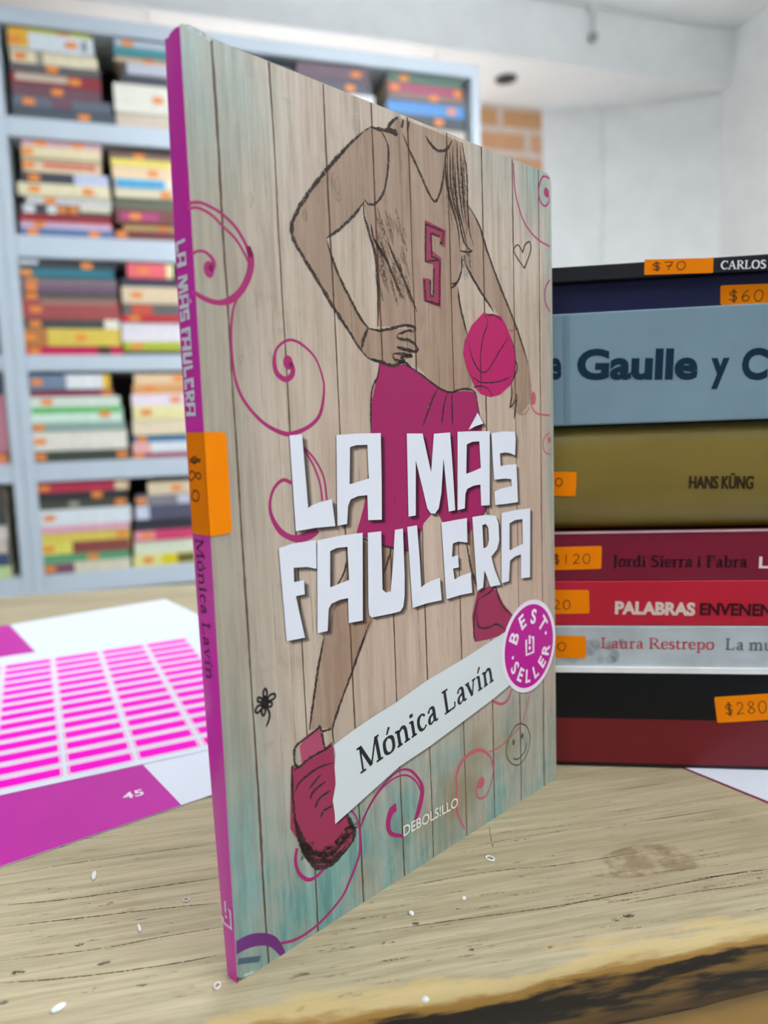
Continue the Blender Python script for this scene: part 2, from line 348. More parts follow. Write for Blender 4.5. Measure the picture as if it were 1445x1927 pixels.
# dark round downlight set in the soffit and the little hook on the beam
dc = onz(952, 147, SOFF)
t_ = thing('recessed_downlight', 'small dark round downlight set in the low white ceiling', 'ceiling light', (dc.x, dc.y, SOFF))
a = MB()
def ringpts(r, z, n=28): return [(r * math.cos(2 * math.pi * k / n), r * math.sin(2 * math.pi * k / n), z) for k in range(n)]
m_black = plain('matt_black', (0.03, 0.03, 0.032, 1), .6)
a.grid([ringpts(.036, -.001), ringpts(.039, -.006), ringpts(.032, -.007), ringpts(.030, -.003)], closed=True); a.build('downlight_ring', plain('grey_metal', (.22, .22, .23, 1), .4, metal=.6), t_, smooth=True)
a = MB(); a.f.append([a.vert(p) for p in ringpts(.0315, -.003)]); a.m.append(0); a.grid([ringpts(.0315, -.003), ringpts(.0315, -.0005)], closed=True); a.build('downlight_lens', m_black, t_)
h0, h1 = bc(1116, 4, BEAM_Y - CASE_Y - .02), bc(1120, 70, BEAM_Y - CASE_Y - .02)
hk = thing('ceiling_hook', 'thin grey hook hanging from the beam above the right', 'hook', (h0.x, BEAM_Y - .02, h1.z))
a = MB(); L_ = h0.z - h1.z
a.grid([[(.004 * math.cos(k), .004 * math.sin(k), z) for k in [2 * math.pi * j / 10 for j in range(10)]] for z in (0, L_ * .5, L_)], closed=True); a.build('hook_rod', plain('pale_grey_cord', (.5, .51, .5, 1), .6), hk, smooth=True)
a = MB(); a.grid([[(.016 * math.sin(p) * math.cos(q), .016 * math.sin(p) * math.sin(q), -.016 * math.cos(p)) for q in [2 * math.pi * j / 14 for j in range(14)]] for p in [math.pi * (i + .02) / 8.04 for i in range(9)]], closed=True)
a.build('hook_ball', plain('dull_grey_metal', (.3, .31, .3, 1), .5), hk, smooth=True)
a = MB(); a.box(-.012, .012, -.006, .0195, L_ - .03, L_ + .012); a.build('hook_plate', m_white, hk)

# ------------------------------------------------------------------ table
TAB_ROT = R(-6.0)
EDGE = onz(1072, 1812)                                # a point on the front top edge
def wood_table():
    m = D.materials.new('worn_varnished_pine'); t = NT(m); o = t.obj()
    fine = t.noise(o, 1.0, 7, .72, (20, 460, 200)); broad = t.noise(o, 1.0, 4, .6, (4, 38, 30)); blot = t.noise(o, 16, 5, .6)
    c = t.mix(t.mr(fine, .34, .66), rgb(161, 149, 121, .9), rgb(191, 179, 149, .9))
    c = t.mix(t.mr(broad, .35, .72, 0, .55), c, rgb(144, 131, 104, .9))
    c = t.mix(t.mr(blot, .56, .72, 0, .45), c, rgb(146, 127, 97, .9))
    cr = t.noise(o, 1.0, 2, .5, (7, 330, 100)); c = t.mix(t.mr(cr, .69, .74, 0, .75), c, rgb(85, 72, 55, .9))
    dot = t.noise(o, 420, 2, .5, (.35, 1, 1)); dm = t.noise(o, 22, 2, .5)
    c = t.mix(t.math('MULTIPLY', t.mr(dot, .68, .73, 0, .85), t.mr(dm, .5, .6)), c, rgb(62, 58, 59, .9))
    # worn dark paint on the front edge: object y just behind the edge, z under the top
    sep = t.n('ShaderNodeSeparateXYZ'); t.set(sep.inputs[0], o)
    wob = t.noise(o, 1.0, 5, .65, (30, 30, 260)); d = t.math('ADD', sep.outputs[2], t.math('MULTIPLY', t.math('SUBTRACT', wob, .5), .008))
    gate = t.mr(sep.outputs[2], -.00005, -.0007); lite = t.math('MULTIPLY', t.mr(d, -.0003, -.0014), gate); c = t.mix(t.math('MULTIPLY', lite, .6), c, rgb(206, 178, 116, .9))  # lite: highlight on the rounded edge, put into the colour
    warm = t.math('MULTIPLY', t.mr(d, -.0024, -.0042), gate); c = t.mix(t.math('MULTIPLY', warm, .85), c, rgb(146, 104, 38, .9))
    dark = t.mr(d, -.0047, -.0058); pat = t.noise(o, 1.0, 4, .6, (26, 26, 160))
    c = t.mix(t.math('MULTIPLY', dark, t.mr(pat, .38, .52, .42, 1)), c, rgb(44, 38, 31, .9))
    lowy = t.mr(d, -.0135, -.0155); c = t.mix(t.math('MULTIPLY', lowy, .75), c, rgb(101, 74, 36, .9))
    low2 = t.mr(d, -.0168, -.0178); c = t.mix(t.math('MULTIPLY', low2, .9), c, rgb(48, 40, 34, .9))
    t.set(t.b.inputs['Base Color'], c); t.b.inputs['Roughness'].default_value = .5; t.b.inputs['Specular IOR Level'].default_value = .22
    t.bump(t.math('ADD', t.math('MULTIPLY', fine, .6), t.math('MULTIPLY', cr, -.5)), .18, .0006); return m
m_table = wood_table(); m_crack = ink('wood_grain_crack', rgb(74, 60, 44), .85, .7, 900, .3, .55); m_scratch = ink('pale_scratch', rgb(225, 215, 190), .5, .6)
m_dirt = ink('dark_grime', rgb(70, 64, 62), .75, .8, 700, .45, .6)
m_patch = ink('worn_patch', rgb(150, 126, 94), .42, .55, 110, .36, .62); m_grain = ink('fine_grain_mark', rgb(104, 90, 66), .6, .8, 800, .4, .6)
table = thing('wooden_table', 'worn pale wooden table with a dark chipped front edge', 'table', (EDGE.x, EDGE.y, 0), TAB_ROT)
TX, TY = Vector((math.cos(TAB_ROT), math.sin(TAB_ROT), 0)), Vector((-math.sin(TAB_ROT), math.cos(TAB_ROT), 0))
TH = .0195; XL, XR, TD = -.75, .75, .458
prof = [(TD, -TH), (TD, -.002), (TD - .002, 0)]
prof += [(.012, 0), (.007, -.0002), (.0035, -.0010), (.0012, -.0026), (0.0, -.005), (0.0002, -.010), (.0008, -.0165), (.0025, -.0188), (.005, -TH)]
a = MB(); n_ = 90
rows = []
for i in range(n_ + 1):
    x = XL + (XR - XL) * i / n_; j = lambda s: .0006 * math.sin(x * 61 + s) + .0005 * math.sin(x * 143 + 2 * s)
    rows.append([(x, y + (j(k) if y < .02 else 0), z + (j(k + 3) * .35 if y < .006 else 0)) for k, (y, z) in enumerate(prof)])
a.grid(rows, closed=True); a.f.append([a.vert(p) for p in rows[0]]); a.m.append(0); a.f.append([a.vert(p) for p in rows[-1]]); a.m.append(0)
top = a.build('table_top', m_table, table, smooth=False); top.location = (0, 0, TZ)
top.data.polygons.foreach_set('use_smooth', [True] * len(top.data.polygons))
def tloc(u, v):
    p = onz(u, v) - Vector((EDGE.x, EDGE.y, TZ)); return (p.dot(TX) * 1000, p.dot(TY) * 1000)
g = Art(lambda x, y, l: (x / 1000, y / 1000, l * .00003))
for P, wd in [([(0, 1648), (180, 1618), (405, 1588)], .35), ([(0, 1703), (120, 1693), (410, 1652)], .4), ([(0, 1745), (200, 1722), (330, 1707), (415, 1700)], .4), ([(0, 1808), (190, 1785), (300, 1764), (420, 1744)], .35),
              ([(0, 1850), (130, 1840), (300, 1818), (425, 1795)], .45), ([(700, 1755), (870, 1730), (1050, 1705), (1240, 1670), (1445, 1632)], .3), ([(720, 1678), (850, 1652), (960, 1636), (1075, 1625), (1250, 1595)], .28),
              ([(900, 1590), (985, 1575), (1080, 1560)], .2), ([(1020, 1545), (1200, 1520), (1290, 1505)], .2), ([(1180, 1700), (1300, 1680), (1445, 1660)], .25), ([(1300, 1655), (1445, 1636)], .4), ([(60, 1588), (230, 1572)], .25), ([(920, 1553), (924, 1580), (928, 1596)], .25)]:
    g.ribbon([tloc(*p) + (wd * random.uniform(.7, 1.2),) for p in P], wd, 1, 0, jit=.35, taper=True, step=2)
for k in range(330):
    u, v = random.uniform(560, 1445), random.uniform(1600, 1870) if k % 3 else random.uniform(1500, 1800)
    if v > 1870 - (u - 620) * .19 or (u < 1050 and v < 1850 - (u - 440) * .64): continue
    L_ = random.uniform(8, 70); g.ribbon([tloc(u, v), tloc(u + L_, v - L_ * .15)], random.uniform(.1, .3), 1, 1 if k % 9 == 0 else 4, jit=.5, taper=True, step=1.5)
for k in range(150):
    u, v = random.uniform(0, 400), random.uniform(1600, 1880)
    L_ = random.uniform(8, 40); g.ribbon([tloc(u, v), tloc(u + L_, v - L_ * .13)], random.uniform(.1, .26), 1, 0 if k % 7 == 0 else 4, jit=.5, taper=True, step=1.5)
for P in [[(1067, 1630), (1075, 1660)], [(1190, 1658), (1183, 1683)], [(1130, 1622), (1146, 1628)], [(1230, 1610), (1262, 1630)], [(1420, 1645), (1436, 1656)], [(740, 1790), (770, 1760)], [(736, 1775), (800, 1783)], [(1195, 1610), (1212, 1611)]]:
    g.ribbon([tloc(*p) for p in P], .12, 2, 2, step=0)
for (u, v, r) in [(1206, 1540, 1.0), (1158, 1730, 1.4), (1185, 1722, 1.6), (980, 1650, .7), (1330, 1670, 1.2), (735, 1775, 1.0), (722, 1775, .8), (885, 1788, .8), (1037, 1782, .8), (150, 1778, 1.2), (35, 1830, 1.8), (180, 1860, .9), (210, 1700, 1.2)]:
    c = tloc(u, v); g.poly([(c[0] + r * random.uniform(.6, 1.3) * math.cos(a_ * .7), c[1] + r * .5 * random.uniform(.5, 1.2) * math.sin(a_ * .7)) for a_ in range(9)], (), 2, 1)
P = smooth([tloc(u, v) for u, v in [(1130, 1610), (1200, 1590), (1290, 1592), (1315, 1605), (1330, 1628), (1270, 1640), (1180, 1652), (1110, 1645), (1130, 1610)]], 5); g.poly(P[:-1], (), 1, 3)
gm = g.build('surface_wear', [m_crack, m_dirt, m_scratch, m_patch, m_grain], table); gm.location = (0, 0, TZ)
m_apron = plain('ochre_varnished_wood', rgb(150, 112, 40), .35, .2, .18, 14)
a = MB(); a.box(XL + .03, XR - .03, .0045, .022, -.16, -TH - .0002); o = a.build('front_apron', m_apron, table); o.location = (0, 0, TZ)
a = MB(); a.box(XL + .03, XR - .03, TD - .05, TD - .03, -.12, -TH - .0002); o = a.build('back_apron', m_apron, table); o.location = (0, 0, TZ)
for lx in (XL + .03, XR - .09):
    for ly in (.022, TD - .11):
        a = MB()
        a.grid([[(lx + .03 + s * q, ly + .03 + t_2 * q, z) for s, t_2 in ((-1, -1), (1, -1), (1, 1), (-1, 1))] for q, z in ((.022, 0), (.03, .45), (.03, TZ - TH - .0004))], closed=True)
        a.f.append([0, 1, 2, 3]); a.m.append(0); a.f.append([8, 9, 10, 11]); a.m.append(0)
        a.build('leg', m_apron, table, bevel=.003)

# paper crumbs lying on the table
m_crumb = plain('white_paper_crumb', (.86, .86, .84, 1), .7)
CR = [(177, 1649, 2.2, .6, 0, 'tiny elongated white paper scrap on the table left of the standing book'), (351, 1695, .8, .7, 1, 'tiny white paper ring on the table beside the spine of the standing book'),
      (922, 1617, 1.4, 1.0, 1, 'little white paper loop in the middle of the table right of the standing book'), (873, 1692, .6, .45, 0, 'white paper crumb below the little paper loop on the table'),
      (774, 1720, .8, .6, 0, 'white paper crumb on the table nearest the bottom edge of the standing book'), (110, 1898, 1.6, .9, 0, 'white paper crumb near the bottom left corner of the table'),
      (409, 1857, 1.0, .7, 1, 'pale paper ring at the bottom of the spine on the table'), (800, 1882, .8, .7, 0, 'white fleck on the front edge of the table'), (262, 1748, 1.6, .4, 0, 'thin white paper sliver between the spine and the left table cracks')]
for u, v, rx, ry, ring, lab in CR:
    p = onz(u, v); a = MB(); ca, sa = math.cos(.5 + u), math.sin(.5 + u)
    def E_(k, z, n=12): return [((rx * k * math.cos(q) * ca - ry * k * math.sin(q) * sa) / 1000, (rx * k * math.cos(q) * sa + ry * k * math.sin(q) * ca) / 1000, z / 1000) for q in [2 * math.pi * j / n for j in range(n)]]
    if ring: a.grid([E_(1, 0.05), E_(1.0, .35), E_(.8, .4), E_(.7, .05), E_(1, .05)], closed=True)
    else: a.grid([E_(1, 0.0), E_(1.05, .2), E_(.7, .5), E_(.02, .6)], closed=True)
    o = a.build('paper_crumb', m_crumb, None, smooth=True); o.location = (p.x, p.y, TZ + .00008); tag(o, lab, 'paper scrap', 'paper crumbs on the table')

# ------------------------------------------------------------------ sheets on the table
m_paper = plain('white_paper', (.74, .80, .90, 1), .55, var=.015, scale=8)
m_mag = plain('magenta_print', rgb(190, 44, 160, .95), .4, .05, .04, 25, spec=.2)
SH_ROT = R(19.0); s0 = Vector((.0870, .1150, TZ))
sh = thing('backing_sheet', 'large white paper sheet with a magenta printed side under the pink labels', 'paper sheet', (s0.x, s0.y, TZ + .0001), SH_ROT)
# local: +x right, +y away; its right near corner is the origin
a = MB(); a.box(-.30, 0, 0, .297, 0, .00025); a.build('paper', m_paper, sh)
def shl(u, v):
    p = onz(u, v) - s0; c, s = math.cos(SH_ROT), math.sin(SH_ROT); return (1000 * (p.x * c + p.y * s), 1000 * (-p.x * s + p.y * c))
bx0 = shl(335, 1510)[0]
g = Art(lambda x, y, l: (x / 1000, y / 1000, .00025 + l * .00002))
g.poly([(-299.9, 0.05), (bx0, 0.05), (bx0 - .5, 296.9), (-299.9, 296.9)]); g.build('magenta_print_area', m_mag, sh)
g = Art(lambda x, y, l: (x / 1000, y / 1000, .00027 + l * .00003))
q0, q1 = shl(233, 1507), shl(272, 1497); hh = math.dist(shl(262, 1488), shl(266, 1499))
sans(g, '45', q0, q1, 4.4, .012); g.build('number_lettering', ink('white_print', (.9, .9, .92, 1), 1), sh)
# sheet of pink price labels
LR = R(8.5); l0 = onz(133, 1458); l0.z = TZ + .0004
ls = thing('label_sheet', 'white sheet of bright pink blank price labels left of the standing book', 'label sheet', l0, LR)
a = MB(); a.box(-.098, .074, -.0055, .1715, 0, .0002); a.build('backing_paper', m_paper, ls)
m_pink = plain('fluorescent_pink', (.95, .001, .62, 1), .62, 0, .02, spec=.1); m_halo = plain('pale_pink_bloom', (.93, .46, .72, 1), .6, 0, .02, spec=.1)  # m_halo: bloom around the bright labels, put into the colour
PW, PH, PITX, PITY = 20.3, 5.9, 23.6, 11.25
for c in range(-4, 3):
    for r_ in range(14):
        x0, y0 = c * PITX, r_ * PITY
        if x0 < -97 or x0 + PW > 73: continue
        if c <= -3: continue
        g = Art(lambda x, y, l: (x / 1000, y / 1000, .0002 + l * .00003))
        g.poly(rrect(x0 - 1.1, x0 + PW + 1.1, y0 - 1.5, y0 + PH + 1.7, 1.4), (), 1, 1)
        g.poly(rrect(x0, x0 + PW, y0, y0 + PH, .9), (), 2, 0)
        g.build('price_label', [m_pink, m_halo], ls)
# white sheet under the pile
e0, e1 = onz(1310, 1455), onz(1445, 1510); dr = (e1 - e0).normalized(); ang = math.atan2(dr.y, dr.x)
us = thing('paper_sheet', 'white paper sheet with a magenta edge sticking out under the book pile', 'paper sheet', (e0.x, e0.y, TZ + .0001), ang)
a = MB(); a.box(-.11, .12, 0, .20, 0, .00025); a.build('paper', m_paper, us)
a = MB(); a.box(-.11, .12, -.0006, -.00005, 0, .0003); a.build('magenta_edge', plain('dark_magenta_edge', rgb(140, 40, 90), .4), us)

# ------------------------------------------------------------------ the standing book
BW, BH = 122.6, 190.0
def cover_wood():
    m = D.materials.new('printed_plank_cover'); t = NT(m); o = t.obj(); sep = t.n('ShaderNodeSeparateXYZ'); t.set(sep.inputs[0], o)
    X = t.math('DIVIDE', sep.outputs[0], BW / 1000).outputs[0]; V = t.math('DIVIDE', sep.outputs[2], BH / 1000).outputs[0]
    grain = t.noise(o, 1.0, 7, .7, (420, 1, 30)); streak = t.noise(o, 1.0, 3, .55, (130, 1, 6)); blot = t.noise(o, 44, 6, .7, (1.5, 1, .9)); big = t.noise(o, 22, 3, .6); rubs = t.noise(o, 1.0, 5, .7, (140, 1, 260)); plk = t.n('ShaderNodeTexWhiteNoise', _noise_dimensions='1D')
    t.set(plk.inputs['W'], t.math('FLOOR', t.math('MULTIPLY', X, 9.1)))
    c = t.mix(t.mr(grain, .34, .66), rgb(142, 126, 110, .74), rgb(178, 162, 145, .74))
    c = t.mix(t.mr(streak, .35, .7, 0, .5), c, rgb(188, 172, 157, .74))
    c = t.mix(t.math('MULTIPLY', plk.outputs[0], .22), c, rgb(140, 122, 106, .74))
    c = t.mix(t.mr(blot, .54, .72, 0, .5), c, rgb(124, 104, 86, .74))
    c = t.mix(t.mr(rubs, .58, .74, 0, .3), c, rgb(110, 94, 80, .74))
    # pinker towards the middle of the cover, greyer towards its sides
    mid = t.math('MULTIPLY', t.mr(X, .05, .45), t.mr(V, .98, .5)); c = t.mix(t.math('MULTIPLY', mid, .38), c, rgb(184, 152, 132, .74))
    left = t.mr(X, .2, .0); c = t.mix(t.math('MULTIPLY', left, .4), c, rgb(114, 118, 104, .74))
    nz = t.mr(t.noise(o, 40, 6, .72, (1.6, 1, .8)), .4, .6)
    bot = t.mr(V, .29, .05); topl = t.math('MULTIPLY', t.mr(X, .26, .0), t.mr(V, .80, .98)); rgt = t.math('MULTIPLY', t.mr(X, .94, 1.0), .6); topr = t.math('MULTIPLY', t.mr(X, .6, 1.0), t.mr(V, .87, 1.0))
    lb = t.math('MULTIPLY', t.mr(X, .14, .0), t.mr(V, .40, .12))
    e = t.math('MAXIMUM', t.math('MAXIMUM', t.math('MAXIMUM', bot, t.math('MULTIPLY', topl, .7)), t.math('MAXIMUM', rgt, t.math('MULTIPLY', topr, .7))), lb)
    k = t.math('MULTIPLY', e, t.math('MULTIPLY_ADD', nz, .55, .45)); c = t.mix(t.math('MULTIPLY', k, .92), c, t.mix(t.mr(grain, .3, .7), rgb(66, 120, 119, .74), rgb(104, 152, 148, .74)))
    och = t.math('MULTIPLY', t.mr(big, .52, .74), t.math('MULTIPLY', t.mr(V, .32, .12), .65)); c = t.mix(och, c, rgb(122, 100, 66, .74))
    t.set(t.b.inputs['Base Color'], c); t.b.inputs['Roughness'].default_value = .36
    t.b.inputs['Coat Weight'].default_value = .25; t.b.inputs['Coat Roughness'].default_value = .2; return m
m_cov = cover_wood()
m_spine = plain('magenta_spine', rgb(182, 32, 150, .64), .3, .3, .05, 30)
m_pages = plain('cream_page_edges', rgb(220, 212, 195), .7, 0, .1, 900)
book = thing('paperback_book', 'thin upright paperback with a plank cover and magenta spine in the foreground', 'book', BO, BOOK_ROT)
def Tz(z):
    q = z / BH; return 3.9 + 9.0 * q * (1 - q) + 1.7 * q
def mm(x, y, z): return (x / 1000, y / 1000, z / 1000)
outl = rrect(0, BW, 0, BH, 2.6, 6)
outl = []                                            # square-ish spine side, round outer corners, slightly crushed spine corners
outl += [(.5, .95), (1.4, .45), (2.8, .12), (5.0, 0.0), (BW - 3, 0)] + [(BW - 3 + 3 * math.sin(R(q)), 3 - 3 * math.cos(R(q))) for q in range(15, 91, 15)]
outl += [(BW - 3 + 3 * math.cos(R(q)), BH - 3 + 3 * math.sin(R(q))) for q in range(0, 91, 15)]
outl += [(60, BH), (12, BH + .1), (7, BH + .25), (4, BH + .75), (2, BH + .9), (0.2, BH + .5), (0, BH), (0, 1.5)]
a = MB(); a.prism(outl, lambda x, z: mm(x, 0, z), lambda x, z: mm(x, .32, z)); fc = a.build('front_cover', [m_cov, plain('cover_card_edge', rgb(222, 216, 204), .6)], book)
for pl in fc.data.polygons:
    if abs(pl.normal.y) < .5: pl.material_index = 1
zs = [BH * k / 20 for k in range(21)]
a = MB(); a.grid([[mm(0.0, 0.02, z), mm(-.12, Tz(z) * .25, z + (.2 if z == BH else 0)), mm(-.15, Tz(z) * .6, z), mm(0.0, Tz(z), z - (1.0 if z == BH else 0))] for z in zs])
a.grid([[mm(.3, .3, z), mm(.3, Tz(z) - .1, z)] for z in zs]); spine = a.build('spine', m_spine, book, smooth=True)
a = MB()
for off in (0, .32): a.grid([[mm(x, 4.1 + (Tz(z) - 4.1) * max(0, 1 - x / 40) - off, z) for x in (0, 8, 20, 40, 80, BW - 1)] for z in zs])
a.build('back_cover', plain('magenta_back_cover', rgb(160, 30, 130), .4), book)
a = MB(); a.box(.0008, (BW - .8) / 1000, .0004, .00355, .0004, (BH - .5) / 1000); a.build('page_block', m_pages, book)
# artwork on the front cover
FR = lambda x, z, l: (x / 1000, -l * .00002, z / 1000)
def C_px(pts): return [cov(*p) for p in pts]
c1 = lambda P: C_px(Z(520, 200, 2.7264)(P)); c2 = lambda P: C_px(Z(300, 30, 3.6125)(P)); c3 = lambda P: C_px(Z(320, 420, 3.0111)(P)); c4 = lambda P: C_px(Z(660, 560, 3.6125)(P))
c5 = lambda P: C_px(Z(480, 760, 2.4914)(P)); c6 = lambda P: C_px(Z(360, 1000, 3.8528)(P)); c7 = lambda P: C_px(Z(600, 1060, 3.1413)(P)); c8 = lambda P: C_px(Z(380, 1330, 3.4405)(P))
m_plank = ink('plank_gap_print', rgb(88, 68, 54), .9, .45, 500, .15, .4, (1, 1, .3))
g = Art(FR)
for xt, xb in [(6.6, 7.9), (19.9, 22.0), (34.0, 36.3), (48.2, 50.8), (60.3, 62.2), (74.6, 76.3), (88.8, 89.4), (102.7, 102.9), (115.8, 115.5)]:
    P = [(xt + (xb - xt) * k / 12 + random.uniform(-.12, .12), BH - .1 - (BH - .2) * k / 12, random.uniform(.32, .62)) for k in range(13)]
    g.ribbon(P, .5, 1, 0, jit=.25, step=1.5)
    for k in range(2):                               # faint parallel grain lines
        dx = random.uniform(2, 11); g.ribbon([(xt + dx + (xb - xt) * j / 6 + random.uniform(-.15, .15), BH - .5 - (BH - 1) * j / 6) for j in range(7)], .18, 1, 1, jit=.6, step=2)
for cx_, cz, r_ in [(100, 0, 0)]: pass
for u, v, r_ in [(670, 235, 1.6), (635, 350, 2.4), (470, 375, 1.1), (486, 432, 1.2), (468, 665, 2.0), (455, 690, 1.6), (508, 675, 1.0), (660, 460, 1.2), (573, 405, .9), (790, 1300, 1.2), (618, 1690, 1.5), (975, 490, .8), (650, 485, 1.5)]:
    x, z = cov(u, v)
    for k in (1, .55): g.ribbon([(x + r_ * .7 * k * math.cos(q), z + r_ * 1.3 * k * math.sin(q)) for q in [2 * math.pi * j / 12 for j in range(13)]], .2, 1, 1, jit=.5, step=.5)
g.build('plank_gaps', [m_plank, ink('grain_line_print', rgb(122, 104, 88), .38, .45, 300, .4, .65, (1, 1, .25))], fc)
# scrolls
m_scroll = ink('magenta_scroll_print', rgb(160, 38, 102), .92, .4); m_scroll2 = ink('faded_scroll_print', rgb(186, 92, 112), .8, .4); m_scroll3 = ink('violet_scroll_print', rgb(104, 44, 112), .92, .4)
SCM = [m_scroll, m_scroll2, m_scroll3, ink('blue_grey_brush_print', rgb(74, 96, 112), .8, .4)]
g = Art(FR)
def nxt():                                           # each separate scroll is a printed piece of its own
    global g
    if g.mb.f: g.build('scroll_ornament', SCM, fc)
    g = Art(FR)
def W(pts, ws): return [p + (ws[min(len(ws) - 1, int(i * len(ws) / len(pts)))],) for i, p in enumerate(pts)]
top_curl = c2([(190, 1275), (270, 1268), (350, 1300), (430, 1350), (520, 1440), (590, 1560), (622, 1640)]) + c3([(440, 130), (458, 200), (448, 290), (400, 385), (335, 438), (270, 450), (200, 430), (128, 388)])
g.ribbon(W(top_curl, [.6, .6, .7, 1.2, 1.5, 1.4, 1.0, .8]), .8, 2, 0)
g.ribbon(c2([(190, 1310), (260, 1305), (350, 1350), (430, 1430), (520, 1520), (590, 1640), (610, 1690)]), .55, 2, 0)
g.ribbon(W(c3([(120, 182), (150, 160), (195, 162), (238, 200), (246, 240), (222, 262)]), [.5, .6, .8, 1.1, 1.6]), .8, 2, 0); x, z = c3([(220, 262)])[0]; g.disc((x, z), 1.15, 2, 0, ry=1.6)
g.ribbon(W(c3([(380, 422), (355, 500), (345, 650), (360, 830), (390, 950), (450, 1050), (540, 1140), (640, 1190), (700, 1190), (790, 1150), (850, 1080), (872, 950), (860, 860), (820, 760), (750, 690), (690, 662), (640, 675), (600, 720), (590, 790), (605, 850), (650, 885), (685, 868), (695, 830), (680, 790)]), [.5, .6, .7, .8, 1.0, .9, .6, .5, .6, .6, 1.0, 1.2, 1.3, 1.2]), .7, 2, 0)
x, z = c3([(668, 790)])[0]; g.disc((x, z), 1.25, 2, 0, ry=1.5)
nxt()
g.ribbon(c3([(758, 1270), (820, 1340), (870, 1440), (888, 1570)]), .5, 2, 0); g.ribbon(c3([(760, 1282), (815, 1380), (850, 1480), (862, 1575)]), .5, 2, 0)
nxt()
g.ribbon(W(c3([(688, 1472), (640, 1455), (590, 1500), (566, 1580), (575, 1660), (620, 1740), (680, 1780), (740, 1785), (800, 1760), (835, 1735)]), [.8, .7, .7, .9, 1.3, 1.8, 2.2, 1.8]), .8, 2, 0)
nxt()
g.ribbon(c1([(1215, 290), (1225, 440), (1260, 570), (1300, 640), (1350, 690), (1403, 720)]), .5, 2, 0)
nxt()
g.ribbon(c1([(1400, 370), (1365, 362), (1345, 430), (1355, 490), (1380, 512), (1398, 485), (1392, 445)]), .6, 2, 0); x, z = c1([(1385, 443)])[0]; g.disc((x, z), 1.4, 2, 0)
nxt()
g.ribbon(c1([(1403, 890), (1380, 930), (1378, 1000), (1403, 1055)]), .5, 2, 0)
nxt()
g.ribbon(c1([(1195, 1150), (1215, 1150), (1240, 1138)]), .45, 2, 1)
nxt()
g.ribbon(c4([(1240, 690), (1225, 720), (1245, 770), (1280, 793), (1352, 800)]), .6, 2, 1); x, z = c4([(1240, 685)])[0]; g.disc((x, z), 1.4, 2, 1, ry=2)
nxt()
g.ribbon(c4([(1350, 920), (1318, 950), (1305, 1000), (1320, 1050), (1356, 1068)]), .5, 2, 1); x, z = c4([(1348, 968)])[0]; g.disc((x, z), 1.0, 2, 1)
nxt()
g.ribbon(W(c7([(180, 1450), (220, 1500), (240, 1580), (242, 1700), (220, 1780), (178, 1885)]) + c8([(900, 1240), (760, 1400), (620, 1500), (500, 1533)]), [.5, .6, .8, .8, .7, .7, .6]), .6, 2, 0)
g.ribbon(W(c7([(245, 1560), (300, 1430), (380, 1310), (470, 1228), (540, 1225), (595, 1285), (610, 1350), (592, 1450), (568, 1520)]), [.6, .6, .6, .7, .9, 1.6, 1.8, 1.0]), .7, 2, 0)
g.ribbon(c7([(255, 1520), (340, 1370), (430, 1280), (510, 1252), (570, 1285), (600, 1340)]), .5, 2, 0)
nxt()
g.ribbon(W(c7([(458, 1440), (425, 1470), (408, 1550), (430, 1600), (498, 1612)]), [2.2, 1.5, 1.1, .9]), .9, 2, 0)
nxt()
g.ribbon(W(c7([(1030, 1215), (1012, 1145), (960, 1105), (900, 1120), (840, 1180), (812, 1260), (815, 1330), (812, 1450), (860, 1570)]), [.7, 1.0, 1.2, 1.0, .8, .6]), .8, 2, 1)
g.ribbon(c7([(1035, 1180), (1020, 1290), (990, 1370), (950, 1390), (930, 1360), (935, 1320), (958, 1300)]), .6, 2, 1); x, z = c7([(958, 1298)])[0]; g.disc((x, z), 1.7, 2, 1)
g.ribbon(c7([(1005, 1115), (1060, 1090), (1120, 1040), (1190, 960), (1230, 850), (1245, 770)]), .4, 2, 1); g.ribbon(c7([(1030, 815), (1080, 832), (1120, 800), (1136, 745)]), .9, 2, 1)
nxt()
g.ribbon(W(c8([(222, 1560), (300, 1520), (390, 1505), (460, 1522), (510, 1580), (540, 1635)]), [3.0, 2.6, 2.2, 1.6, .9]), 2, 2, 2)
nxt()
g.ribbon(c8([(615, 915), (605, 1000), (630, 1080), (690, 1120), (750, 1090), (790, 1045)]), .9, 2, 0); g.ribbon(c8([(232, 1650), (300, 1640), (375, 1632)]), 1.3, 2, 3)
nxt()
# player drawing
m_skin = ink('tan_wash_print', rgb(140, 94, 64), .30, .45, 60, .0, .25); m_char = ink('charcoal_print', rgb(52, 42, 39), .95, .6, 2600, .3, .5); m_char2 = ink('soft_charcoal_print', rgb(86, 68, 58), .4, .6, 1500, .36, .62)
m_rasp = ink('raspberry_print', rgb(152, 30, 88), .95, .42, 240, .16, .34, (1, 1, .3)); m_rose = ink('rose_print', rgb(164, 70, 98), .95, .42)
g = Art(FR)
arm = c1([(485, 105), (370, 200), (270, 310), (190, 410), (85, 580), (78, 625), (130, 760), (250, 960), (370, 1150), (470, 1290), (600, 1325), (655, 1310), (720, 1250), (705, 1140), (590, 1145), (475, 1140), (390, 1010), (330, 890), (280, 760), (258, 680), (330, 625), (450, 490), (500, 502), (540, 460), (562, 390), (575, 270), (568, 190), (540, 130)])
g.poly(arm, (), 1, 0)
torso = c1([(560, 118), (622, 54), (700, 84), (800, 122), (900, 165), (958, 188), (960, 200), (985, 620), (950, 760), (930, 930), (980, 1170), (1010, 1400), (990, 1480), (895, 1490), (800, 1420), (720, 1330), (700, 1130), (520, 1130), (515, 850), (475, 650), (450, 500), (500, 503), (540, 460), (562, 390), (575, 270), (568, 190), (545, 135)]); g.poly(torso, (), 2, 0)
